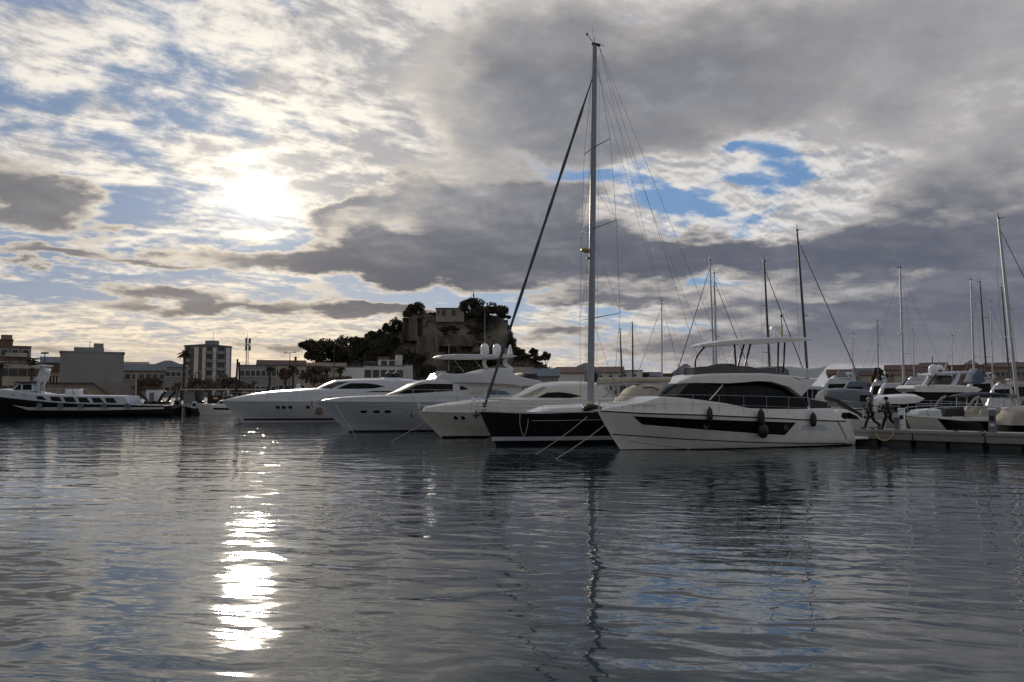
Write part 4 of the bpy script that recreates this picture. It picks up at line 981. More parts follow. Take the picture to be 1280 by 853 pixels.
# ============ big black sailing yacht
def sail_yacht():
    bow = wl(620.5, 557); h = dirv(23); L = 16.4; st = (bow[0]-h.x*L, bow[1]-h.y*L)
    b = Boat('sailing_yacht', bow, st, 'big black hulled sailing yacht with very tall pale mast and white stripe', 'sailing yacht')
    tip = b.xz(599, 514.5, 0)[0]
    b.hull([(599, 514), (625, 515), (665, 516.5), (705, 516.2), (742, 515.4), (800, 515), (850, 515)], 2.15, tip, 'hull_black', um=.42, sf=.86, p=1.9, f0=.05, f1=.30, transom=.25, zc=.1)
    H = b.yh; zh = b.sheer
    b.panel('boot_stripe', [(0.1, .25), (b.L+.28, .25), (b.L+.33, .47), (0.1, .47)], H, 'gelcoat_grey_and_shaded', n=40)
    b.band('cove_line', [(x, zh(x)-.42) for x in [.5+i*(tip-3.2)/20 for i in range(21)]], .025, H, 'gelcoat_grey_and_shaded')
    b.band('toe_rail', [(x, zh(x)+.0) for x in [.1+i*(tip-.3)/24 for i in range(25)]], .08, lambda x, z: b.ys(x), 'gelcoat_grey_and_shaded', off=.012)
    wd = lambda x, z: max(.04, min(1.62, b.ys(x)-.25)-.2*max(0, z-zh(x)))
    lo, hi = b.xz(665, 515, wd)[0], b.xz(830, 510, wd)[0]
    x1 = b.xz(690, 513, wd)[0]
    b.cabin('coachroof', [(hi, zh(hi)-.05), (lo, zh(lo)-.05), (x1, zh(x1)+.26), (b.L*.45, zh(8)+.50), (hi, zh(hi)+.52)], wd, 'gelcoat', crown=.12, r=.1, n=20)
    b.panel('coachroof_window', [(5.2, zh(5)+.14), (8.9, zh(8)+.14), (8.6, zh(8)+.32), (5.2, zh(5)+.36)], wd, 'dark_glass', off=.01)
    # mast: foot on the centre line
    xm, zf = b.xz(738, 512, 0); xt, zt = b.xz(743.5, 57, 0)
    rk = lambda z: xm+(xt-xm)*(z-zf)/(zt-zf)
    n = 8; rr = [.235, .235, .23, .225, .215, .205, .195, .18, .15]
    ms = MB(); ms.tube([(rk(zf+(zt-zf)*i/n), 0, zf+(zt-zf)*i/n) for i in range(n+1)], [r_*.92 for r_ in rr], 14, flat=.62)
    mo = ms.build('mast', 'mast_white', b.root, ang=60)
    c = MB(); c.box(xt-.35, xt+.18, -.06, .06, zt, zt+.14); c.tube([(xt+.05, 0, zt+.1), (xt+.55, .05, zt+.55)], .016, 5); c.lathe([(.06, 0), (.07, .1), (.02, .14)], (xt+.55, .05, zt+.5), 8)
    c.tube([(xt, 0, zt+.1), (xt, 0, zt+.55)], .02, 5); c.tube([(xt+.1, -.05, zt), (xt+.1, -.05, zt+1.2)], .008, 4); c.tube([(xt-.3, 0, zt+.1), (xt-.62, .1, zt+.05)], .016, 5)
    c.build('masthead', 'dark_metal', mo)
    tips = []
    for py, ln in ((185, 1.55), (286, 2.05), (398, 2.35)):
        x, z = b.xz(741, py, 0); tp = []
        for sd in (1, -1):
            t = (x-.42*ln*.42, sd*ln, z+.10); tp.append(t)
            MB().tube([(x, sd*.08, z), t], [.05, .03], 6, flat=.6).build('spreader', 'mast_alu', mo)
        tips.append(tp)
    # furled headsail on the forestay, with its drum
    xs_, zs_ = b.xz(740.5, 98, 0); xf, zf2 = b.xz(606, 507, 0)
    P = lambda t: (xf+(xs_-xf)*t, 0, zf2+(zs_-zf2)*t)
    fs = MB(); fs.tube([P(i/24) for i in range(25)], [.05]+[.088+.014*math.sin(i*1.9) for i in range(1, 22)]+[.06, .045, .03], 8)
    fo = fs.build('furled_headsail', 'mast_dark', b.root)
    dm = MB(); dm.lathe([(.05, 0), (.17, .02), (.17, .05), (.07, .07), (.07, .16), (.17, .18), (.15, .22), (.05, .24)], (xf+.02, 0, zf2-.1), 12); dm.build('furling_drum', 'dark_metal', fo)
    # standing rigging
    rg = MB()
    for k_, sd in enumerate((1, -1)):
        ch = (xm-.35, sd*(b.ys(xm)-.08), zh(xm))
        pts = [ch, tips[2][k_], tips[1][k_], tips[0][k_], (xt, sd*.05, zt-.3)]
        for p, q in zip(pts, pts[1:]): wire(rg, p, q, .011)
        x2, z2 = b.xz(741, 286, 0); wire(rg, (x2, 0, z2+2.6), tips[1][k_], .008); wire(rg, tips[2][k_], (x2, 0, z2-.4), .008)
        x3, z3 = b.xz(741, 185, 0); wire(rg, tips[1][k_], (x3, 0, z3-.4), .008); wire(rg, (xm-1.1, sd*(b.ys(xm)-.1), zh(xm)), (rk(z2-5.2), 0, z2-5.2), .009)
        wire(rg, (xt-.3, 0, zt), (.6, sd*1.5, zh(.5)+.1), .010); wire(rg, (xt-.1, 0, zt-1.4), (2.2, sd*1.9, zh(2)+.1), .008)
    wire(rg, (xt-.3, 0, zt), (4.2, 0, zh(4)+1.9), .008)
    rg.build('rigging', 'wire', b.root)
    # halyards and lines along the mast
    hy = MB()
    for dy in (-.1, .09): wire(hy, (rk(zf)+.33, dy, zf+1), (rk(zt)+.2, dy, zt-.5), .007)
    for dy in (-.16, .14): wire(hy, (rk(zf)-.34, dy, zf+1), (rk(zt)-.25, dy, zt-.6), .007)
    hy.build('halyard', 'rope', mo)
    x, z = b.xz(734, 314, 0)
    rd = MB(); rd.lathe([(0, 0), (.24, .02), (.27, .08), (.25, .17), (0, .2)], (x+.12, 0, z-.05), 14); rd.box(x-.25, x+.2, -.05, .05, z-.12, z-.05); rd.build('radar_dome', 'amber', mo)
    MB().lathe([(0, 0), (.09, .02), (.09, .12), (0, .14)], (x-.05, 0, z-.5), 8).build('mast_light', 'dark_metal', mo)
    # boom under its sail cover
    e1, e2 = b.xz(748, 476, 0), b.xz(852, 474.5, 0)
    bo = MB(); nb_ = 14
    bo.tube([(e1[0]+(e2[0]-e1[0])*i/nb_, .02*math.sin(i), e1[1]+(e2[1]-e1[1])*i/nb_) for i in range(nb_+1)], [.16]+[.17+.012*math.sin(i*1.3) for i in range(1, nb_)]+[.13], 10)
    bmo = bo.build('sail_cover', 'canvas_beige', b.root)
    MB().tube([(e1[0]+.1, 0, e1[1]-.24), (e2[0]-.3, 0, e2[1]-.22)], .085, 8).build('boom', 'mast_alu', bmo)
    pl = b.tr([(754, 497), (778, 480)], b.near*.9); MB().tube([(x, b.near*.9, z) for x, z in pl], [.05, .06], 8).build('pole', 'mast_white', b.root)
    # spray hood over the companionway
    wsd = wfun(1.35, b.xz(783, 500, 0)[0], 1.8, 2, .35, .12, 2.2)
    sh = b.cabin('spray_hood', b.tr([(779, 509), (786, 500), (800, 487), (815, 482), (835, 483), (850, 492), (852, 509)], wsd), wsd, 'canvas_beige', crown=.12, r=.18, n=18)
    b.panel('hood_window', b.tr([(789, 502), (802, 489), (814, 487), (806, 502)], wsd), wsd, 'clear_vinyl', off=.01, parent=sh)
    b.panel('hood_window', b.tr([(796, 505), (806, 495), (811, 494), (811, 505)], wsd), wsd, 'clear_vinyl', off=.012, parent=sh)
    b.band('hood_strap', b.tr([(803, 484.5), (815, 484), (825, 489), (830, 495)], wsd), .06, wsd, 'dark_metal', off=.012, parent=sh)
    b.rail(.6, tip-.3, .62, posts=11, r=.013)
    b.rail(tip-1.6, tip-.05, .66, posts=3, r=.019, name='pulpit')
    b.anchor()
    # deck clutter at the mast foot: winch, coiled lines, rolled dinghy
    for (px, py, yy) in ((735, 510, .5), (745, 511, -.5), (729, 511, .8)):
        x, z = b.xz(px, py, b.near*yy); MB().lathe([(.12, -.1), (.1, .05), (.07, .12), (.1, .2), (0, .22)], (x, b.near*yy, zh(x)+.33), 10).build('winch', 'steel', b.root)
    x, z = b.xz(737, 514, b.near*1.0); cl = MB()
    cl.lathe([(.14, 0), (.24, .03), (.24, .1), (.14, .13)], (x, b.near*1.0, zh(x)+.4), 14); cl.build('coiled_line', 'rope_tan', b.root)
    f = spline([(xm+1.3, b.near*1.55, zh(xm)+.15), (xm+.8, b.near*1.75, zh(xm)+.28), (xm+.3, b.near*1.95, zh(xm)+.05), (xm-.1, b.near*2.1, zh(xm)-.15)], 4)
    MB().tube(f, [.1]+[.17]*(len(f)-2)+[.1], 8).build('rolled_cover', 'boot_black', b.root)
    return b
SY = sail_yacht()
def hang_rope(b, px, top, bot, label, w=.25):
    x, z = b.xz(px, top, b.yh); x2, z2 = b.xz(px, bot, b.yh)
    y0 = b.near*(b.yh(x, z-.3)+.05)
    pts = spline([(x+w, b.near*(b.ys(x)+.03), z), (x+w*.9, y0, (z+z2)/2), (x, y0, z2), (x-w*.9, y0, (z+z2)/2), (x-w, b.near*(b.ys(x)+.03), z)], 5)
    base = b.loc(x, 0, 0)
    o = MB().tube([b.loc(*p)-base for p in pts], .018, 6).build('hanging_rope', 'rope'); o.location = base
    tag(o, label, 'rope')
hang_rope(SY, 655, 517, 545, 'pale rope hanging in a loop down the black sailing yacht hull')
p = SY.loc(SY.tip-1.9, SY.near*(SY.ys(SY.tip-1.9)), SY.sheer(SY.tip-1.9)+.05)
mooring('mooring_line', at(646, 517, p.y), (*wl(605, 551), -.05), 'pale mooring line from the black sailing yacht bow, left of its two crossing lines', .1)
mooring('mooring_line', at(734, 521, 39.3), (*wl(667, 568), -.05), 'pale mooring line slanting across the white stripe of the black hull', .1)
mooring('mooring_line', at(776, 514.5, 36.9), (*wl(692, 574), -.05), 'pale mooring line from the flybridge yacht bow into the water', .12, .016)
# ============ cream cruiser between the black yacht and the large white one
def cream_cruiser():
    bow = wl(553, 547.5); h = dirv(23); L = 13.4; st = (bow[0]-h.x*L, bow[1]-h.y*L)
    b = Boat('motor_cruiser', bow, st, 'cream white motor cruiser with one long dark eye-shaped cabin window', 'yacht')
    tip = b.xz(519, 514, 0)[0]
    b.hull([(519, 514), (560, 515), (610, 516), (700, 517), (790, 517)], 2.1, tip, 'gelcoat_cream', um=.5, sf=.92, p=2.3, f0=.05, f1=.55, zc=.2)
    H, zh = b.yh, b.sheer
    b.panel('boot_stripe', [(.1, -.2), (b.L+.03, -.2), (b.L+.03, .12), (.1, .12)], H, 'boot_black', n=30)
    b.band('rub_rail', [(x, zh(x)-.03) for x in [.15+i*(tip-.3)/24 for i in range(25)]], .07, lambda x, z: b.ys(x), 'gelcoat_grey_and_shaded', off=.02)
    for px in (570, 579):
        x, z = b.xz(px, 522, H); o = MB().lathe([(.0, .0), (.12, .0), (.15, .02), (.12, .045), (0, .03)], (0, 0, 0), 14, 'y').build('porthole', 'dark_glass', b.root); o.location = (x, b.near*H(x, z), z)
        if b.near < 0: o.rotation_euler = (0, 0, math.pi)
    wd = lambda x, z: max(.03, b.ys(x)-.1-.25*max(0, z-zh(x)))
    fx = tip-.5
    low = [(x, zh(x)-.03) for x in [.3+i*(fx-.3)/16 for i in range(17)]]
    b.cabin('foredeck', low+sorted(b.tr([(532, 509.5), (556, 506.5), (600, 502), (640, 499), (700, 498), (780, 498)], wd), reverse=True), wd, 'gelcoat_cream', crown=.1, r=.1, n=24)
    wg = wfun(1.75, b.xz(636, 499, 0)[0]+.1, 4.2, 2, .75, .28, 1.9)
    cb = b.cabin('deckhouse', b.tr([(637, 500), (655, 494), (668, 488), (684, 482), (700, 480), (730, 479.3), (752, 480.5), (759, 484), (766, 495), (768, 504), (640, 504)], wg), wg, 'gelcoat_cream', crown=.16, r=.2, n=30)
    b.panel('side_window', b.tr([(667, 499.5), (684, 491), (698, 490.3), (712, 491.8), (727, 495.4), (715, 497.5), (698, 499.5), (676, 500.8)], wg), wg, 'dark_glass', off=.012, parent=cb)
    b.panel('windscreen', b.tr([(640, 499), (656, 493.6), (669, 487.5), (679, 483.4), (683, 484), (674, 491), (660, 497.5), (648, 499.8)], wg), wg, 'canvas_beige', off=.008, parent=cb)
    b.panel('air_slot', b.tr([(708, 502.8), (722, 500.5), (734, 500.5), (727, 503)], wg), wg, 'boot_black', off=.01, parent=cb)
    arch = MB()
    for sd in (1, -1):
        q = [(x, sd*1.45, z) for x, z in b.tr([(770, 505), (762, 490), (756, 482)], b.near*1.4)]; arch.tube(q, [.16, .13, .1], 8, flat=.5)
    arch.build('radar_arch', 'gelcoat_cream', b.root)
    b.rail(1.5, tip-.2, .62, posts=9, r=.014); b.anchor()
    c = MB(); x, z = b.xz(596, 516, H); c.lathe([(.0, -.2), (.17, -.1), (.2, .05), (.12, .2), (0, .22)], (x, b.near*(b.ys(x)+.1), z-.05), 10); c.build('stowed_anchor', 'brown_plastic', b.root)
    for px in (592, 599):
        x, z = b.xz(px, 501, b.near*.7); MB().lathe([(.14, -.2), (.14, .05), (.08, .15), (0, .17)], (x, b.near*.7, z+.05), 10).build('windlass', 'steel', b.root)
    MB().tube([(tip-.3, 0, b.zbow), (tip-.25, 0, b.zbow+.55)], .02).build('jack_staff', 'steel', b.root)
    return b
B3 = cream_cruiser()

# ============ large white flybridge yacht
def large_yacht():
    bow = wl(437, 540); h = dirv(22); L = 17.2; st = (bow[0]-h.x*L, bow[1]-h.y*L)
    b = Boat('motor_yacht', bow, st, 'large white flybridge yacht with hardtop, radar domes and three oval portholes', 'yacht')
    tip = b.xz(394, 502, 0)[0]
    b.hull([(394, 501.5), (430, 501.8), (500, 502), (600, 503), (700, 504)], 2.45, tip, 'gelcoat_grey_and_shaded', um=.5, sf=.93, p=2.2, f0=.05, f1=.62, zc=.25)  # white boat; shade on hull and deck is in the gelcoat colour
    H, zh = b.yh, b.sheer
    b.panel('boot_stripe', [(.1, -.2), (b.L+.03, -.2), (b.L+.03, .10), (.1, .10)], H, 'boot_black', n=30)
    for y0, y1 in ((505.5, 508), (509.5, 510.5)):
        b.band('hull_groove', b.tr([(452, y0+1.5), (500, y0+1.2), (560, y0+1.5), (640, y0+2)], H), .05, H, 'gelcoat_shaded', off=.02)
    b.band('knuckle', b.tr([(428, 531), (470, 535), (520, 538)], H), .05, H, 'gelcoat_shaded', off=.02)
    rec = b.panel('porthole_recess', b.tr([(446, 513), (452, 517.8), (500, 518.8), (505, 516.5), (500, 512.8), (460, 512.2)], H), H, 'gelcoat_shaded', off=.01, n=14)
    for px in (454.5, 470.5, 484.5):
        x, z = b.xz(px, 514.9, H); pts = [(x+.24*math.cos(a*math.pi/8), z+.10*math.sin(a*math.pi/8)) for a in range(16)]
        b.panel('porthole', pts, H, 'dark_glass', off=.03, n=8, rows=2, parent=rec)
    b.band('rub_rail', [(x, zh(x)-.03) for x in [.15+i*(tip-.3)/24 for i in range(25)]], .08, lambda x, z: b.ys(x), 'gelcoat_grey_and_shaded', off=.02)
    wd = lambda x, z: max(.03, b.ys(x)-.08-.12*max(0, z-zh(x)))
    low = [(x, zh(x)-.03) for x in [.3+i*(tip-.6)/20 for i in range(21)]]
    b.cabin('bulwark', low+sorted(b.tr([(402, 500.5), (425, 497.5), (452, 496), (480, 495.2), (560, 494), (640, 494), (706, 495)], wd), reverse=True), wd, 'gelcoat_shaded', crown=.05, r=.06, n=26)
    wg = wfun(2.0, b.xz(483, 494, 0)[0]+.1, 5.0, 2.1, .75, .16, 2.2)
    cb = b.cabin('deckhouse', b.tr([(483, 494.5), (500, 489), (520, 480), (535, 475.6), (560, 475), (640, 475.5), (652, 480), (654, 497), (484, 497)], wg), wg, 'gelcoat_shaded', crown=.05, r=.1, n=32)
    b.panel('side_window', b.tr([(496, 492.5), (520, 482), (531, 479.8), (566, 480.2), (566, 488.8), (540, 490.4), (510, 492.4)], wg), wg, 'dark_glass', off=.012, parent=cb)
    b.panel('side_window', b.tr([(575, 482.5), (579, 483), (585.5, 486.8), (575, 488.2)], wg), wg, 'dark_glass', off=.012, parent=cb)
    b.panel('saloon_window', b.tr([(577, 494), (590, 490), (604, 487.3), (607, 491), (606, 495.5), (590, 495.6)], wg), wg, 'clear_vinyl', off=.012, parent=cb)
    b.panel('saloon_window', b.tr([(609, 487.5), (620, 486.8), (632, 489.5), (638, 493), (633, 496), (609, 496)], wg), wg, 'canvas_blue', off=.014, parent=cb)
    b.panel('windscreen', b.tr([(484, 493.8), (500, 488.6), (520, 479.8), (531, 476.3), (524, 481), (503, 490), (492, 493.6)], wg), wg, 'canvas_beige', off=.006, parent=cb)
    wb = wfun(2.15, b.xz(524, 477, 0)[0]+.1, 4.2, 2.3, .75, .08, 3.9, 0, 2, .15)
    fb = b.cabin('flybridge', b.tr([(524, 477.5), (545, 474), (552, 466.5), (575, 467.5), (600, 466), (614, 462), (624, 459.8), (638, 460), (642, 467), (652, 471.5), (676, 476.5), (684, 481), (652, 483), (640, 480.5), (600, 478.5), (560, 478.2)], wb), wb, 'gelcoat_shaded', crown=.02, r=.08, n=34)
    ws = wfun(1.6, b.xz(543, 470, 0)[0]+.1, 2.2, 2.2, .65, .2, 4.2)
    b.panel('wind_deflector', b.tr([(543, 470), (545, 463.6), (557, 464), (562, 470.5)], ws), ws, 'clear_vinyl', thick=.03, parent=fb)
    b.band('shadow_gap', b.tr([(585, 480.2), (620, 480.4), (650, 482.6)], wb), .06, wb, 'amber', off=.0, parent=fb)
    wt_ = wfun(1.9, b.xz(551, 446, 0)[0], 2.4, 2.4, .4, 0, 0, b.xz(647, 446, 0)[0], 1.2, .3)
    ht = b.cabin('hardtop', b.tr([(551, 446.3), (553, 444.4), (570, 443), (610, 443), (640, 443.6), (647, 445.6), (640, 447), (610, 447.5), (575, 447.4), (558, 447.3)], wt_), wt_, 'gelcoat_shaded', crown=.06, r=.06, n=20)
    for sd in (b.near,):
        for path, r0, m in (([(607, 447), (605, 455), (610, 463)], .16, 'gelcoat_cream'), ([(633, 447), (631, 454), (640, 462)], .26, 'gelcoat'), ([(566, 447), (573, 457), (580, 465)], .05, 'mast_white'), ([(590, 447), (600, 458), (606, 462)], .05, 'mast_white')):
            q = [(x, sd*1.1, z) for x, z in b.tr(path, b.near*1.1)]; MB().tube(spline(q, 4), r0, 8, flat=.45).build('support', m, ht)
    for px, yy, rr in ((606, .7, .33), (621, -.6, .33)):
        x, z = b.xz(px, 443, b.near*yy)
        MB().lathe([(rr*.6, -.05), (rr, .12), (rr, .5), (rr*.75, .72), (rr*.3, .82), (0, .84)], (x, b.near*yy, z), 16).build('satellite_dome', 'white_plastic', ht)
    for px, y0, y1, r_ in ((606, 388, 432, .035), (561, 430, 464, .035), (632, 425, 443, .03)):
        p0, p1 = b.xz(px, y1, 0), b.xz(px, y0, 0); MB().tube([(p0[0], 0, p0[1]), (p1[0], 0, p1[1])], [r_, r_*.5], 6).build('whip_aerial', 'mast_white', ht)
    x, z = b.xz(637, 443, 0); a = MB(); a.rings([[(x-.25, -.1, z), (x+.2, -.1, z), (x+.2, .1, z), (x-.25, .1, z)], [(x-.1, -.05, z+.75), (x, -.05, z+.75), (x, .05, z+.75), (x-.1, .05, z+.75)]]); a.build('mast_fin', 'white_plastic', ht)
    wseat = lambda x, z: 1.2
    b.cabin('sunpad', b.tr([(655, 472), (657, 467), (671, 467), (673, 474)], wseat), wseat, 'boot_black', n=6)
    b.cabin('cockpit_shade', b.tr([(654, 483), (690, 482), (700, 495), (654, 496)], wseat), wseat, 'gelcoat_cream', n=6)
    b.rail(3.5, tip-.2, .85, posts=10, r=.016); b.anchor()
    return b
B2 = large_yacht()

# ============ sleek white yacht farthest along the row
def sleek_yacht():
    bow = wl(305, 528); h = dirv(20); L = 19.5; st = (bow[0]-h.x*L, bow[1]-h.y*L)
    b = Boat('motor_yacht', bow, st, 'sleek white yacht with low raked cabin and row of small round portholes', 'yacht')
    tip = b.xz(276, 500, 0)[0]
    b.hull([(276, 501), (330, 501.5), (420, 502), (540, 503)], 2.5, tip, 'gelcoat_shaded', um=.5, sf=.93, p=2.2, f0=.05, f1=.55, zc=.25)  # white hull, its shade painted by the darker gelcoat
    H, zh = b.yh, b.sheer
    b.panel('boot_stripe', [(.1, .16), (b.L+.03, .16), (b.L+.03, .34), (.1, .34)], H, 'boot_black', n=30)
    b.band('rub_rail', [(x, zh(x)-.03) for x in [.15+i*(tip-.3)/24 for i in range(25)]], .10, lambda x, z: b.ys(x), 'gelcoat_grey_and_shaded', off=.02)
    for px in (347.5, 355, 363, 385):
        x, z = b.xz(px, 508.8, H); o = MB().lathe([(.0, .0), (.15, .0), (.19, .02), (.15, .05), (0, .03)], (0, 0, 0), 14, 'y').build('porthole', 'dark_glass', b.root); o.location = (x, b.near*H(x, z), z)
        if b.near < 0: o.rotation_euler = (0, 0, math.pi)
    wd = lambda x, z: max(.03, b.ys(x)-.1-.35*max(0, z-zh(x)))
    low = [(x, zh(x)-.03) for x in [.3+i*(tip-.6)/20 for i in range(21)]]
    b.cabin('foredeck', low+sorted(b.tr([(282, 499.6), (315, 494.2), (345, 490.5), (395, 487.2), (470, 486.5), (540, 487)], wd), reverse=True), wd, 'gelcoat_shaded', crown=.15, r=.12, n=30)
    wg = wfun(2.1, b.xz(394, 488, 0)[0]+.1, 5.5, 2, .7, .3, 2.6)
    cb = b.cabin('deckhouse', b.tr([(394, 488), (406, 482.6), (420, 477.2), (445, 475.3), (480, 474.5), (515, 475.5), (545, 481), (548, 490), (396, 490)], wg), wg, 'gelcoat_shaded', crown=.15, r=.2, n=30)
    b.panel('side_window', b.tr([(417, 487.5), (430, 482), (438, 479.3), (458, 479.2), (472, 481), (481, 483.5), (468, 485.6), (440, 486.6)], wg), wg, 'dark_glass', off=.012, parent=cb)
    b.panel('side_window', b.tr([(456, 490.2), (470, 488.6), (490, 488.9), (492, 490.4)], wd), wd, 'dark_glass', off=.02, parent=cb)
    b.panel('windscreen', b.tr([(397, 487.4), (408, 482.4), (421, 477.6), (436, 477), (425, 481.4), (412, 487)], wg), wg, 'smoke_glass', off=.008, parent=cb)
    for px, r_ in ((486, .42), (496, .5)):
        x, z = b.xz(px, 470.5, 0); MB().lathe([(.1, -.5), (r_*.8, -.3), (r_, .0), (r_*.8, .3), (.1, .42)], (x, 0, z), 14).build('covered_engine', 'rubber', b.root)
    MB().box(*b.xz(500, 474, 0)[:1], b.xz(478, 474, 0)[0], -.9, .9, b.xz(490, 476, 0)[1], b.xz(490, 472.5, 0)[1]).build('tender_chock', 'white_plastic', b.root, bevel=.06)
    b.rail(6, tip-.2, .75, posts=8, r=.016)
    c = MB(); x, z = b.xz(399, 514, H); c.lathe([(.0, -.35), (.25, -.25), (.32, .0), (.2, .3), (0, .36)], (x, b.near*(H(x, z)+.1), z), 10); c.build('stowed_anchor', 'brown_plastic', b.root)
    return b
B1 = sleek_yacht()
mooring('mooring_line', B2.loc(B2.tip-1.2, B2.near*1.0, B2.zbow-.05), (*wl(446, 546), -.05), 'thin pale mooring line from the large flybridge yacht with oval portholes', .1, .012)
mooring('mooring_line', B3.loc(B3.tip-1.2, B3.near*.9, B3.zbow-.05), (*wl(487, 552), -.05), 'thin pale mooring line from the cream cruiser bow', .1, .012)

# ============ long excursion boat on the far left
def excursion_boat():
    b = Boat('excursion_boat', (-63.2, 84.0), (-40.2, 88.0), 'long black and white excursion boat with slanted windows and raked mast', 'boat')
    tip = b.L+1.6
    b.hull([(-34, 490), (0, 496.8), (30, 500.2), (60, 503.2), (100, 505.2), (160, 506.3), (206, 507.6)], 2.9, tip, 'hull_black', um=.55, sf=.8, p=2.4, f0=.05, f1=.4, zc=.2)
    H, zh = b.yh, b.sheer
    b.panel('hull_stripe', b.tr([(15, 506.2), (35, 509.4), (100, 509.4), (205, 509.4), (205, 511.4), (120, 513.2), (35, 512.9)], H), H, 'gelcoat_shaded', off=.02, n=30)
    wd = lambda x, z: max(.03, b.ys(x)-.12-.1*max(0, z-zh(x)))
    low = [(x, zh(x)-.06) for x in [5.7+i*(tip-6.5)/20 for i in range(21)]]
    b.cabin('bulwark', low+sorted(b.tr([(-25, 488), (0, 486.5), (30, 490), (46, 493), (60, 493.5), (100, 494.6), (156, 495.3), (161, 506)], wd), reverse=True), wd, 'gelcoat_grey_and_shaded', crown=.06, r=.1, n=30)  # bluish grey paints the shade on this white side
    for q in ([(45, 495.5), (53, 495.5), (58, 500.3), (47, 499.4)], [(62.5, 496), (74, 496.3), (78, 502), (64.5, 501.2)], [(79, 496.4), (91.5, 496.6), (95.5, 503), (82, 502.6)], [(97, 497), (108.5, 497.2), (112.5, 503.4), (99.5, 503.2)], [(114.5, 497.4), (125, 497.6), (130, 503.6), (117, 503.4)], [(131, 497.6), (142, 497.8), (146, 503.8), (133.5, 503.6)]):
        b.panel('window', b.tr(q, wd), wd, 'dark_glass', off=.03, n=6)
    for px in (16, 30):
        b.panel('scupper', b.tr([(px-1.5, 493.3), (px+2, 493.7), (px+2, 494.4), (px-1.5, 494.2)], wd), wd, 'boot_black', off=.03, n=3)
    wg = wfun(1.5, b.xz(12, 488, 0)[0], 1.6, 2, .4, .1, 2.6)
    ca = b.cabin('wheelhouse', b.tr([(12, 489), (24, 479.5), (40, 479), (41, 489.5)], wg), wg, 'gelcoat_shaded', crown=.06, r=.08, n=12)
    b.panel('window', b.tr([(17, 487.3), (24, 481), (26, 481), (26, 487.4)], wg), wg, 'dark_glass', off=.02, parent=ca, n=6)
    b.panel('window', b.tr([(28.5, 481), (39.5, 481), (39.5, 487.5), (28.5, 487.5)], wg), wg, 'dark_glass', off=.02, parent=ca, n=6)
    b.cabin('visor', b.tr([(19, 479.3), (22, 477), (43, 476.8), (43, 479)], wg), lambda x, z: 1.75, 'boot_black', crown=.05, n=8)
    # raked funnel mast
    for yy in (-.7, .7):
        fm = MB(); q = b.tr([(40, 489), (40, 478), (46, 470), (49.5, 459), (56, 460), (53, 471), (47, 482), (47.5, 490)], b.near*1.0)
        fm.prism(q, yy-.17, yy+.17)
        fm.build('funnel_mast', 'gelcoat_shaded', b.root, bevel=.04)
    pl = b.tr([(45, 458), (60, 456.5), (60, 458.3), (46, 460)], 0); MB().prism(pl, -1.4, 1.4).build('mast_platform', 'gelcoat_shaded', b.root, bevel=.03)
    x, z = b.xz(55.5, 456, 0); MB().tube([(x, 0, z), (x, 0, z+1.5)], .05).build('light_pole', 'dark_metal', b.root)
    x, z = b.xz(56, 441.5, 0); MB().box(x-.35, x+.35, -.2, .2, z-.1, z+.08).build('pole_lamp', 'dark_metal', b.root)
    x, z = b.xz(59, 464.5, b.near*1); MB().lathe([(.02, -.35), (.3, -.15), (.33, .1), (.2, .3), (0, .34)], (x, b.near*1, z), 12).build('signal_ball', 'white_plastic', b.root)
    for sd in (1, -1):
        rl = MB(); q = [(x, sd*2.2, z) for x, z in b.tr([(47, 486), (74, 486.5), (74, 493.5)], b.near*2.2)]; rl.tube(q, .05, 6)
        for px in (50, 55, 60, 65, 70):
            q = [(x, sd*2.2, z) for x, z in b.tr([(px, 486.2), (px, 493.5)], b.near*2.2)]; rl.tube(q, .03, 5)
        rl.build('deck_rail', 'mast_white', b.root)
    for (px, py, w_, h_) in ((90, 490, 1.0, .7), (97, 489.5, .8, .7)):
        x, z = b.xz(px, 494, 0); MB().box(x-w_/2, x+w_/2, -.6, .6, z, z+h_).build('deck_locker', 'white_plastic', b.root, bevel=.08)
    for sd in (1, -1):
        rr = MB(); q = [(x, sd*2.1, z) for x, z in b.tr([(85, 487), (88, 485.8), (91, 488), (95, 494)], b.near*2.1)]; rr.tube(spline(q, 3), .035, 5)
        rr.build('boarding_rail', 'mast_white', b.root)
    # tyres along the black topside
    for i, px in enumerate((50, 76, 101, 130.5, 160)):
        x, z = b.xz(px, 507.5, H)
        t = MB(); pr = [(.22+.10*math.cos(a*math.pi/5), .10*math.sin(a*math.pi/5)) for a in range(11)]
        t.lathe(pr, (0, 0, 0), 16, 'y'); o = t.build('tyre_fender', 'canvas_grey'); o.location = b.loc(x, b.near*(H(x, z)+.13), z); o.rotation_euler = (0, 0, b.root.rotation_euler[2])
        tag(o, 'pale grey tyre fender on the excursion boat side, %s' % ('closest to its bow', 'second from the bow', 'third from the bow, middle one', 'second from the stern', 'closest to its stern')[i], 'fender', 'tyre fenders of the excursion boat')
    return b
EB = excursion_boat()
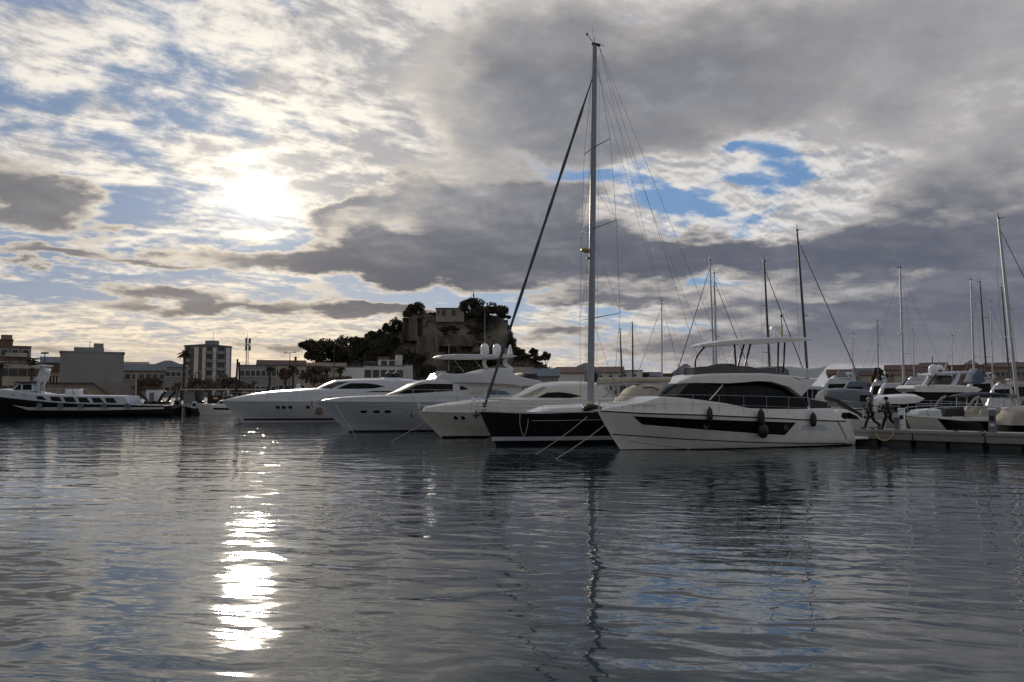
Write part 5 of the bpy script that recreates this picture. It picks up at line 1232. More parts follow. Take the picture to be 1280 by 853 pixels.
# ============ generic small craft on the right
def craft(name, label, cat, bowpx, sternpx, D, B, sheer_y, hullm, tip_over=.9, turn=0, group=None, f1=.5, **kw):
    """bow and stern given by where they stand in the basin (pixel column at distance D)"""
    xb, xs = (bowpx-640)/FPX*D, (sternpx-640)/FPX*D
    c = Vector(((xb+xs)/2, D, 0)); L = abs(xb-xs); dv = Vector((1 if xb > xs else -1, 0, 0)); dv.rotate(Matrix.Rotation(R(turn), 3, 'Z'))
    b = Boat(name, c+dv*L/2, c-dv*L/2, label, cat, group)
    zs = min(1.7, CAM_H-(sheer_y-488)*D/FPX)
    b.hull([(0, zs*.92), (L*.5, zs*.95), (L+tip_over, zs*1.12)], B, L+tip_over, hullm, trace=False, f1=f1, **kw)
    b.rub = b.band('rub_rail', [(x, b.sheer(x)-.04) for x in [.1+i*(b.tip-.2)/16 for i in range(17)]], .06, lambda x, z: b.ys(x), 'gelcoat_grey_and_shaded', off=.015)
    return b
def cw(b, poly, w, front=None, tum=.1, ln=1.5, kk=.5):
    xs = [b.xz(px, py, 0)[0] for px, py in poly]; zs = [b.xz(px, py, 0)[1] for px, py in poly]
    return wfun(w, max(xs)+.05, ln, 2, kk, tum, min(zs))

# canvas covered boat behind the yacht stern
b = craft('motor_cruiser', 'white motor boat under a pale blue grey canvas enclosure', 'boat', 1022, 1100, 48.5, 1.75, 511, 'gelcoat', turn=8)
q = [(1034, 508), (1033, 494), (1037, 488.5), (1060, 487), (1088, 488.5), (1092, 493), (1092, 508)]; w = cw(b, q, 1.5)
o = b.cabin('canvas_enclosure', b.tr(q, w), w, 'canvas_grey', crown=.1, r=.2)
b.panel('clear_window', b.tr([(1075, 494), (1089, 494.5), (1089, 502), (1075, 502)], w), w, 'dark_glass', parent=o)
b.panel('clear_window', b.tr([(1038, 494.5), (1055, 494), (1055, 502), (1038, 502)], w), w, 'canvas_blue', parent=o)
b.rail(2.6, b.tip-.2, .55, posts=4)

# dark topped boat just aft of the flybridge yacht
b = craft('motor_cruiser', 'motor boat with dark roof half hidden by the flybridge yacht stern', 'boat', 985, 1050, 53.5, 1.7, 512, 'gelcoat_grey_and_shaded', turn=12)
q = [(1003, 508), (1005, 487), (1010, 483), (1030, 484), (1034, 487), (1034, 508)]; w = cw(b, q, 1.4)
o = b.cabin('wheelhouse', b.tr(q, w), w, 'dark_glass', crown=.05, r=.06)
q = [(1002, 486), (1005, 482.5), (1030, 483.5), (1040, 486.5), (1037, 488)]; w2 = cw(b, q, 1.6)
b.cabin('roof', b.tr(q, w2), w2, 'gelcoat_grey_and_shaded', crown=.08, r=.05)
for px in (1009, 1015, 1022, 1028):
    b.panel('window_post', b.tr([(px, 487), (px+.8, 487), (px+.8, 507), (px, 507)], w), w, 'gelcoat_grey_and_shaded', parent=o, n=2)

# low sports boat, bow towards the pontoon
b = craft('sports_boat', 'low sports boat with black swept windscreen moored at the pontoon end', 'boat', 1040, 1094, 44.8, 1.15, 524, 'gelcoat', turn=14, tip_over=.5)
q = [(1040, 526), (1048, 514), (1060, 512.5), (1072, 518), (1078, 526)]; w = cw(b, q, 1.0)
o = b.cabin('coaming', b.tr(q, w), w, 'gelcoat', crown=.08, r=.1)
b.panel('windscreen', b.tr([(1050, 524), (1053, 516), (1062, 516), (1071, 520), (1075, 525)], w), w, 'dark_glass', parent=o)
q = b.tr([(1032, 495), (1045, 498), (1055, 504), (1066, 511), (1080, 520), (1083, 523.5), (1070, 519), (1056, 511), (1042, 503), (1033, 500)], 0)
b.cabin('folded_awning', q, lambda x, z: .16, 'boot_black', crown=.03, r=.06)
MB().tube([(b.L*.5, -.7, 1), (b.L*.5, -.7, 1.9), (b.L*.5, .7, 1.9), (b.L*.5, .7, 1)], .03).build('ski_arch', 'steel', b.root)

# white hardtop boat behind the two walkers
b = craft('motor_cruiser', 'white motor boat with broad white hardtop behind the two walking people', 'boat', 1086, 1160, 47.0, 1.9, 519, 'gelcoat', turn=-18, tip_over=.6)
q = [(1092, 504.6), (1098, 499), (1104, 496.3), (1130, 494.8), (1148, 494.9), (1156, 498.6), (1148, 503.5), (1130, 505.2)]; w = cw(b, q, 1.9, ln=1.6, kk=.4, tum=0)
ho = b.cabin('hardtop', b.tr(q, w), w, 'gelcoat', crown=.10, r=.14)
q = [(1099, 520), (1103, 505), (1147, 505), (1150, 520)]; w = cw(b, q, 1.55)
o = b.cabin('wheelhouse', b.tr(q, w), w, 'dark_glass', crown=.03, r=.05)
for px in (1112, 1123, 1134, 1145):
    b.panel('window_post', b.tr([(px, 505), (px+1.2, 505), (px+1.2, 519), (px, 519)], w), w, 'gelcoat_grey_and_shaded', parent=o, n=2)
b.panel('lower_moulding', b.tr([(1099, 515.5), (1150, 515.5), (1150, 520.5), (1099, 520.5)], w), w, 'gelcoat_grey_and_shaded', parent=o)
b.rail(2.2, b.tip-.2, .6, posts=5)

# black day boat
b = craft('day_boat', 'black open day boat with white deck and folded pale cover, beside the white pedestal', 'boat', 1136, 1218, 43.4, 1.35, 522, 'hull_black', turn=10, tip_over=.7)
b.panel('bow_flash', [(b.L*.62, .35), (b.L+.15, .35), (b.L+.62, b.zbow-.1), (b.L*.86, b.zbow-.16)], b.yh, 'gelcoat_cream', off=.02)
b.band('gunwale', [(x, b.sheer(x)+.02) for x in [.1+i*(b.tip-.2)/16 for i in range(17)]], .12, lambda x, z: b.ys(x), 'gelcoat', off=.03)
q = [(1143, 521), (1150, 513), (1176, 512), (1178, 520.5)]; w = cw(b, q, .8)
b.cabin('folded_cover', b.tr(q, w), w, 'canvas_white', crown=.06, r=.08)
q = [(1180, 521), (1183, 511), (1205, 510), (1208, 521)]; w = cw(b, q, .9)
b.cabin('console', b.tr(q, w), w, 'boot_black', crown=.05, r=.08)
tb = MB()
for sd in (1, -1):
    q = [(x, sd*1.0, z) for x, z in b.tr([(1146, 519), (1148, 510), (1205, 508.5), (1207, 519)], 0)]; tb.tube(spline(q, 3), .03, 6)
tb.build('bimini_frame', 'steel', b.root)

# dark flybridge yacht
b = craft('motor_yacht', 'dark windowed flybridge yacht with slanted white arch and two radar domes', 'yacht', 1138, 1262, 56.0, 2.3, 514, 'gelcoat', turn=6)
q = [(1141, 486), (1145, 482), (1170, 481.2), (1200, 481.5), (1222, 484), (1228, 487), (1222, 490.5), (1170, 490.5), (1146, 490)]; w = cw(b, q, 2.1, ln=2.5, kk=.5, tum=0)
fb = b.cabin('flybridge', b.tr(q, w), w, 'gelcoat', crown=.03, r=.08)
q = [(1146, 513), (1152, 490.5), (1222, 490.5), (1232, 513)]; w = cw(b, q, 1.85)
o = b.cabin('saloon', b.tr(q, w), w, 'dark_glass', crown=.02, r=.05)
b.band('saloon_rail', b.tr([(1148, 505), (1190, 504.5), (1230, 505)], w), .05, w, 'gelcoat_grey_and_shaded', parent=o, off=.03)
for sd in (1, -1):
    q = [(x, sd*1.5, z) for x, z in b.tr([(1160, 481.5), (1170, 468)], b.near*1.5)]; MB().tube(q, [.13, .11], 8, flat=.5).build('screen_post', 'dark_metal', fb)
    q = [(x, sd*1.6, z) for x, z in b.tr([(1190, 484), (1196, 474), (1199, 465)], b.near*1.6)]; MB().tube(q, [.34, .26, .22], 8, flat=.4).build('radar_arch', 'gelcoat_grey_and_shaded', fb)
q = [(1166, 469), (1172, 466.5), (1200, 465), (1218, 464.5), (1219, 467), (1200, 467.5), (1172, 469.5)]; w = cw(b, q, 1.8, tum=0)
ht = b.cabin('hardtop', b.tr(q, w), w, 'gelcoat_grey_and_shaded', crown=.05, r=.04)
q = [(1172, 481), (1177, 471), (1190, 470.5), (1190, 481)]; w = cw(b, q, 1.3)
b.cabin('windscreen', b.tr(q, w), w, 'smoke_glass', parent=fb)
for px, yy in ((1161, .5), (1178.5, -.4)):
    x, z = b.xz(px, 463, 0)
    MB().lathe([(.2, -.45), (.3, -.2), (.34, .05), (.27, .3), (.1, .42), (0, .43)], (x, yy, z), 14).build('radar_dome', 'white_plastic', ht)
x, z = b.xz(1166, 464, 0); m = MB(); m.tube([(x, 0, z-.3), (x, 0, z+1.1)], [.05, .03]); m.box(x-.8, x+.3, -.06, .06, z-.02, z+.1); m.build('light_mast', 'brown_plastic', ht)
q = [(1215, 478), (1218, 468), (1224, 461), (1228, 466), (1232, 477), (1225, 480)]; w = cw(b, q, 1.0)
b.cabin('covered_tender', b.tr(q, w), w, 'canvas_blue', crown=.1, r=.15)
b.rail(5, b.tip-.2, .7, posts=6)

# beige cruiser with navy bimini
b = craft('motor_cruiser', 'beige sports cruiser under a navy bimini with beige hoop arches', 'boat', 1203, 1272, 44.4, 1.5, 529, 'gelcoat_cream', turn=16, tip_over=.9)
q = [(1194, 533), (1200, 525), (1215, 521.5), (1258, 521), (1262, 533)]; w = cw(b, q, 1.25, ln=2.2, kk=.7)
o = b.cabin('coaming', b.tr(q, w), w, 'gelcoat_cream', crown=.1, r=.12)
q = [(1214, 522), (1222, 512), (1232, 508.5), (1250, 509), (1257, 514), (1259, 522)]; w = cw(b, q, 1.1)
o2 = b.cabin('windscreen', b.tr(q, w), w, 'clear_vinyl', crown=.05, r=.08)
b.panel('screen_frame', b.tr([(1217, 520.5), (1224, 511.5), (1226, 511.5), (1219.5, 520.5)], w), w, 'canvas_beige', parent=o2)
q = [(1209, 497), (1214, 494), (1235, 492.7), (1258, 493), (1262, 494.5), (1258, 496.3), (1230, 496.5)]; w = cw(b, q, 1.35, tum=0)
bi = b.cabin('bimini', b.tr(q, w), w, 'canvas_navy', crown=.12, r=.05)
for sd in (1, -1):
    for path, r0 in (([(1206, 523), (1211, 509), (1217, 500), (1224, 496)], .08), ([(1258, 494.5), (1264, 497), (1265, 504), (1261, 512), (1262, 521)], .07)):
        qq = [(x, sd*1.15, z) for x, z in b.tr(path, b.near*1.15)]; MB().tube(spline(qq, 4), r0, 8, flat=.5).build('hoop_arch', 'canvas_beige', bi)
    for px in (1238, 1251):
        qq = [(x, sd*1.15, z) for x, z in b.tr([(px, 495.5), (px, 522)], b.near*1.15)]; MB().tube(qq, .02, 6).build('bimini_pole', 'steel', bi)
b.rail(2.4, b.tip-.2, .4, posts=4)

# boat cut by the frame on the far right
b = craft('motor_cruiser', 'dark hulled boat with tan canvas cover, partly out of the picture', 'boat', 1262, 1345, 42.4, 1.4, 531, 'hull_black', turn=16, tip_over=.7)
q = [(1262, 532), (1266, 520), (1276, 512), (1300, 510), (1325, 513), (1330, 532)]; w = cw(b, q, 1.2, ln=2, kk=.5)
b.cabin('canvas_cover', b.tr(q, w), w, 'canvas_beige', crown=.12, r=.2)
b.rail(2.4, b.tip-.2, .4, posts=4)

# rows of farther motor boats: hull, deckhouse, window, rail
def far_motor(label, px0, px1, D, sheer, roof, hullm, roofm, turn=0, fly=False, group='farther motor boats in the marina'):
    w_ = abs(px1-px0); sheer = max(sheer, 488+1.55*FPX/D)
    b = craft('motor_boat', label, 'boat', px0, px1, D, min(2.2, w_/FPX*D*.16), sheer, hullm, turn=turn, group=group, tip_over=w_/FPX*D*.07)
    s_ = 1 if px1 > px0 else -1
    X = lambda f: px0+(px1-px0)*f
    zh = sheer-roof; zf = min(zh, 7.0)
    q = [(X(.18), sheer), (X(.32), roof+zh*.25), (X(.42), roof), (X(.82), roof), (X(.88), roof+zh*.3), (X(.9), sheer)]; w = cw(b, q, b.B*.78)
    o = b.cabin('deckhouse', b.tr(q, w), w, roofm, crown=.06, r=.1, n=14)
    b.panel('window', b.tr([(X(.31), sheer-zh*.35), (X(.38), sheer-zh*.78), (X(.78), sheer-zh*.8), (X(.8), sheer-zh*.35)], w), w, 'dark_glass', parent=o, n=8)
    if fly:
        q = [(X(.46), roof), (X(.5), roof-zf*.45), (X(.53), roof-zf*.45), (X(.56), roof-zf*.1), (X(.8), roof-zf*.1), (X(.82), roof)]; w = cw(b, q, b.B*.6)
        b.cabin('flybridge', b.tr(q, w), w, roofm, n=10)
        am = MB()
        for sd in (1, -1):
            qq = [(x, sd*b.B*.55, z) for x, z in b.tr([(X(.82), roof), (X(.76), roof-zf*.9)], 0)]; am.tube(qq, [.16, .1], 6, flat=.5)
        x, z = b.xz(X(.76), roof-zf*.9, 0); am.box(x-.15, x+.15, -b.B*.55, b.B*.55, z-.05, z+.08); am.build('radar_arch', roofm, o)
    b.rail(b.L*.5, b.tip-.15, .55, posts=4, mid=False)
    return b
for a in [('white flybridge boat with thin radar arch in the row beyond the yacht stern', 1010, 1078, 78, 482, 473, 'gelcoat_grey_and_shaded', 'gelcoat_grey_and_shaded', 4, True),
          ('pale boat with blue canvas roof in front of the far houses', 1040, 1092, 70, 485, 477, 'gelcoat_shaded', 'canvas_blue', -4, False),
          ('broad white twin deck boat left of the thin bare mast', 1086, 1138, 72, 488, 479, 'gelcoat_grey_and_shaded', 'gelcoat_grey_and_shaded', 5, False),
          ('small white boat right of the thin bare mast', 1118, 1160, 88, 480, 474, 'gelcoat_grey_and_shaded', 'gelcoat_shaded', 0, True),
          ('grey white cruiser behind the slanted white arch', 1196, 1250, 84, 481, 473, 'gelcoat_shaded', 'gelcoat_grey_and_shaded', 3, True),
          ('low pale cruiser cut by the picture edge under the tall mast', 1240, 1300, 80, 486, 478, 'gelcoat_grey_and_shaded', 'canvas_beige', 0, False),
          ('small dark roofed boat tucked behind the tan canvas boat', 1264, 1312, 52, 508, 498, 'gelcoat_shaded', 'boot_black', 6, False),
          ('small cabin boat directly left of the walking people, behind the pontoon', 1052, 1092, 50, 515, 506, 'gelcoat_shaded', 'gelcoat_grey_and_shaded', 6, False),
          ('blue grey cruiser between the white hardtop and the dark flybridge yacht', 1128, 1172, 66, 492, 483, 'gelcoat_grey_and_shaded', 'canvas_grey', 8, True),
          ('pale cruiser peeping out right of the blue covered tender', 1226, 1272, 70, 490, 481, 'gelcoat_grey_and_shaded', 'gelcoat_shaded', -4, True),
          ('low grey boat filling the gap left of the pale blue canvas enclosure', 1006, 1042, 62, 497, 489, 'gelcoat_grey_and_shaded', 'boot_black', 6, False),
          ('distant white boat below the dark leafy tree of the right shore', 1080, 1112, 98, 484, 477, 'gelcoat_shaded', 'gelcoat_grey_and_shaded', 3, True),
          ('distant boat with beige roof left of the radar domes', 1136, 1164, 104, 482, 475, 'gelcoat_grey_and_shaded', 'canvas_beige', -3, False),
          ('white boat just visible under the long sail cover', 770, 826, 92, 492, 484, 'gelcoat_grey_and_shaded', 'gelcoat_shaded', 6, False),
          ('white boat low behind the cream cruiser roof', 690, 738, 104, 488, 481, 'gelcoat_grey_and_shaded', 'gelcoat_grey_and_shaded', 6, True)]:
    far_motor(*a)

# ============ other sailing boats
def sailboat(label, top, foot, D, mastm, bow=-1, r=.09, L=None, stays=1, genoa=0, boom=True, hullm='gelcoat', turn=0, spreaders=(.38, .70), group='masts of moored sailing boats', cover='canvas_white'):
    T_ = at(*top, D); F = at(*foot, D)
    H = T_.z-1.2; L = L or H*.72
    dv = Vector((bow, 0, 0)); dv.rotate(Matrix.Rotation(R(turn), 3, 'Z'))
    base = Vector((F.x, D, 0)); bow_p = base+dv*L*.42; st = base-dv*L*.58
    b = Boat('sailing_boat', bow_p, st, label, 'sailing boat', group)
    b.hull([(0, 1.0), (L*.5, .95), (L+L*.07, 1.25)], L*.15, L*1.07, hullm, trace=False, p=1.9, um=.45, sf=.75, f1=.3, zc=.1)
    b.band('toe_rail', [(x, b.sheer(x)) for x in [.1+i*(b.tip-.2)/16 for i in range(17)]], .07, lambda x, z: b.ys(x), 'blue_stripe' if hullm != 'hull_black' else 'gelcoat', off=.012)
    wd = lambda x, z: max(.04, min(L*.10, b.ys(x)-.15)-.2*max(0, z-1))
    cb = b.cabin('coachroof', [(L*.30, .95), (L*.72, .98), (L*.64, 1.3), (L*.52, 1.45), (L*.30, 1.5)], wd, 'gelcoat', crown=.1, r=.08, n=14)
    b.panel('coachroof_window', [(L*.36, 1.12), (L*.58, 1.12), (L*.55, 1.3), (L*.36, 1.34)], wd, 'dark_glass', parent=cb, n=8)
    lx = lambda P: ((P-b.o).dot(b.h), (P-b.o).dot(b.p), P.z)
    tx = lx(T_); fx = list(lx(F)); 
    sl = (tx[0]-fx[0])/(tx[2]-fx[2]); fx = (fx[0]-sl*(fx[2]-1.2), 0, 1.2)
    M_ = lambda t: (fx[0]+(tx[0]-fx[0])*t, 0, 1.2+(tx[2]-1.2)*t)
    mo = MB().tube([M_(i/8) for i in range(9)], [r]*6+[r*.9, r*.8, r*.62], 10).build('mast', mastm, b.root)
    hd = MB(); t = M_(1); hd.tube([t, (t[0], 0, t[2]+.6)], .02, 5); hd.tube([t, (t[0]+.5, 0, t[2]+.12)], .022, 5); hd.box(t[0]-.12, t[0]+.12, -.05, .05, t[2]-.02, t[2]+.1); hd.build('masthead', 'dark_metal', mo)
    rg = MB(); prev = {1: (fx[0]-.3, L*.14, 1.0), -1: (fx[0]-.3, -L*.14, 1.0)}
    for f in spreaders:
        c = M_(f); w = L*(.085 if f < .5 else .06)
        for sd in (1, -1):
            e = (c[0]-.25, sd*w, c[2]+.06); MB().tube([c, e], [.035, .022], 6).build('spreader', mastm, mo)
            wire(rg, prev[sd], e, .010); prev[sd] = e
    for sd in (1, -1):
        wire(rg, prev[sd], M_(.985), .010); wire(rg, (fx[0]-.5, sd*L*.135, 1.0), M_(spreaders[0]-.01), .009)
    wire(rg, M_(.99), (.15, 0, 1.15), .011)
    if not genoa: wire(rg, M_(.97), (b.tip-.25, 0, b.zbow+.05), .012)
    rg.build('rigging', 'wire', b.root)
    if genoa:
        p, q = Vector((b.tip-.3, 0, b.zbow+.15)), Vector(M_(.95))
        MB().tube([p.lerp(q, i/12) for i in range(13)], [.04]+[genoa*(1-.4*i/12) for i in range(1, 12)]+[.02], 8).build('furled_headsail', cover, b.root)
    if boom:
        p = Vector((fx[0]-.2, 0, 2.3)); q = Vector((L*.12, 0, 2.35))
        bo = MB().tube([p, q], .06, 8).build('boom', mastm, b.root)
        MB().tube([p.lerp(q, i/8)+Vector((0, 0, .16)) for i in range(9)], [.2, .21, .19, .18, .17, .15, .13, .11, .07], 8).build('sail_cover', cover, bo)
    if D < 90:
        c = M_(.52); MB().lathe([(0, 0), (.16, .02), (.18, .08), (.15, .16), (0, .18)], (c[0]+.25, 0, c[2]), 10).build('radar_dome', 'white_plastic', mo)
    b.rail(.4, b.tip-.3, .6, posts=7, r=.013)
    return b
for a, kw in [
    (('sailing boat with dark grey mast rising just right of the hardtop', (996.5, 288), (1009.5, 470), 63, 'mast_dark'), dict(bow=1, genoa=.055, r=.115, turn=-8, cover='canvas_grey')),
    (('sailing boat whose black mast stands behind the radar of the flybridge yacht', (955, 327), (962.5, 470), 70, 'mast_dark'), dict(bow=1, genoa=.055, r=.11, turn=6, cover='canvas_navy')),
    (('sailing boat with grey mast left of the hardtop, taller of a close pair', (887, 326), (893, 470), 74, 'mast_alu'), dict(bow=-1, genoa=.055, r=.10, turn=5, cover='canvas_grey')),
    (('sailing boat with grey mast left of the hardtop, shorter of a close pair', (892.5, 342), (896, 470), 80, 'mast_alu'), dict(bow=1, genoa=.055, r=.12, turn=-5, cover='canvas_grey')),
    (('sailing boat with thin mast nearest the black yacht boom', (827, 376), (827.5, 470), 97, 'mast_alu'), dict(bow=-1, genoa=.05, r=.09)),
    (('sailing boat with short dark mast second right of the tall pale mast', (790.5, 404), (791, 470), 112, 'mast_dark'), dict(bow=-1, r=.12, boom=False)),
    (('sailing boat with short dark mast closest to the tall pale mast', (775, 412), (777.5, 470), 120, 'mast_dark'), dict(bow=1, r=.13, boom=False)),
    (('sailing boat with lone bare mast between the two walkers and the arch yacht', (1125, 335), (1129.5, 478), 76, 'mast_alu'), dict(bow=-1, r=.11, turn=4)),
    (('sailing boat with grey mast, left one of the pair before the tallest right mast', (1213.5, 350), (1218, 480), 92, 'mast_alu'), dict(bow=-1, r=.12, genoa=.055, cover='canvas_white')),
    (('sailing boat with grey mast, right one of the pair before the tallest right mast', (1224.5, 353), (1234, 482), 98, 'mast_dark'), dict(bow=-1, r=.11, turn=8)),
    (('sailing boat with the tallest mast at the right edge of the marina', (1249, 273), (1270, 482), 64, 'mast_alu'), dict(bow=1, r=.14, genoa=.055, turn=-10, cover='canvas_grey')),
    (('sailing boat with dark mast crossing just under the tallest right mast', (1252, 360), (1262, 476), 104, 'mast_dark'), dict(bow=-1, r=.11)),
    (('sailing boat with hair thin far mast right of the flybridge yacht hardtop', (1141, 412), (1143, 474), 128, 'mast_alu'), dict(bow=-1, r=.07, boom=False)),
    (('sailing boat with slim mast far right, between the pair and the tallest mast', (1238, 378), (1241, 474), 118, 'mast_alu'), dict(bow=1, r=.08)),
    (('sailing boat with thin dark mast over the low boats left of the lone bare mast', (1097, 402), (1098, 474), 124, 'mast_dark'), dict(bow=-1, r=.07)),
    (('sailing boat with pale stubby mast over the pale blue canvas enclosure', (1066, 418), (1066, 474), 130, 'mast_alu'), dict(bow=1, r=.08, boom=False)),
    (('sailing boat with faint short mast behind the arch yacht', (1190, 420), (1190, 470), 134, 'mast_alu'), dict(bow=1, r=.08, boom=False)),
]:
    sb_ = sailboat(*a, **kw)
    if 'right of the hardtop' in a[0] and 'dark grey' in a[0]:
        q = sb_.tr([(940, 461), (985, 458), (1010, 461), (1024, 459.5), (1033, 457), (1028, 464), (1021, 473), (985, 470)], 0); sb_.cabin('sail_bag', q, lambda x, z: .28, 'canvas_white', crown=.05, r=.1)

# ============ pontoon on the right
def pontoon():
    p0 = at(1058, 535, 41.6); p1 = Vector((29.4, 33.6, 0)); p0.z = 0
    dv = (p1-p0); L = dv.length; dv.normalize(); a = math.atan2(dv.y, dv.x)
    r = empty('pontoon', p0, a, 'long low floating pontoon with weathered grey side and plank deck', 'pontoon')
    back = 2.3
    n = 4; w = L/n
    for i in range(n):
        MB().box(i*w+.03, (i+1)*w-.03, .04, back, .30, .74).build('pontoon_beam', 'pontoon_side', r, bevel=.03)
        m = MB()
        for j in range(24): m.box(i*w+.04+j*(w-.08)/24, i*w+.04+(j+1)*(w-.08)/24-.015, .0, back+.04, .745, .80)
        m.build('deck_planks', 'pontoon_deck', r)
        MB().box(i*w+.02, (i+1)*w-.02, -.03, .035, .66, .85).build('edge_board', 'pontoon_side', r, bevel=.015)
        MB().box(i*w+w*.04, i*w+w*.46, .22, back-.2, -.5, .295).build('float', 'concrete_dark', r, bevel=.05)
        MB().box(i*w+w*.52, i*w+w*.96, .22, back-.2, -.5, .295).build('float', 'concrete_dark', r, bevel=.05)
    for x in (1.3, 5.3, 9.2):
        c = MB(); c.box(x-.05, x+.05, .14, .26, .80, .90); c.tube([(x-.18, .2, .91), (x+.18, .2, .91)], .035, 6); c.build('cleat', 'dark_metal', r)
    return r, p0, dv, Vector((-dv.y, dv.x, 0))
PO, P0, PD, PN = pontoon()
def on_pontoon(px, inset):
    """point on the deck seen in pixel column px, inset metres behind the front edge"""
    a = ray(px, 530)[0]; q = P0+PN*inset
    t = (q.x-a*q.y)/(a*PD.y-PD.x); v = q+PD*t; v.z = .80; return v
def pedestal(px, label, tall, m):
    r = empty('service_pedestal', on_pontoon(px, .55), math.atan2(PD.y, PD.x), label, 'pedestal', 'service pedestals on the pontoon')
    MB().box(-.16, .16, -.13, .13, 0, tall).build('column', m, r, bevel=.03)
    MB().box(-.18, .18, -.15, .15, tall+.003, tall+.09).build('lamp_cap', 'white_plastic', r, bevel=.02)
    MB().box(-.10, .10, -.155, -.132, tall*.55, tall*.75).build('socket_panel', 'dark_metal', r)
    MB().box(-.10, .10, -.155, -.132, tall*.3, tall*.42).build('tap_panel', 'steel', r)
pedestal(1127.5, 'white service pedestal with lamp cap behind the right walking person', 1.12, 'white_plastic')
pedestal(1240.5, 'grey service pedestal in front of the beige sports cruiser', 1.18, 'canvas_grey')
bl = on_pontoon(1121, .35); o = MB().lathe([(.12, 0), (.12, .55), (.16, .6), (.16, .7), (0, .74)], n=14).build('bollard', 'canvas_grey'); o.location = bl; tag(o, 'short grey bollard beside the white pedestal', 'bollard')
q = [on_pontoon(1119, .06), on_pontoon(1117, -.02), on_pontoon(1113, -.06), on_pontoon(1107, -.06), on_pontoon(1098, -.05), on_pontoon(1093, .03)]
for v, z in zip(q, (.86, .72, .42, .26, .34, .84)): v.z = z
base = q[0].copy(); o = MB().tube([v-base for v in spline(q, 5)], .04, 7).build('hanging_hose', 'rope_tan'); o.location = base; tag(o, 'tan hose sagging over the pontoon edge below the walking people', 'hose')
q = [on_pontoon(1225, .3), on_pontoon(1232, .1), on_pontoon(1228, -.04), on_pontoon(1222, .1)]
for v, z in zip(q, (.86, .9, .72, .86)): v.z = z
base = q[0].copy(); o = MB().tube([v-base for v in spline(q, 5)], .035, 7).build('dock_line', 'dark_metal'); o.location = base; tag(o, 'dark dock line looped over the pontoon joint', 'rope')

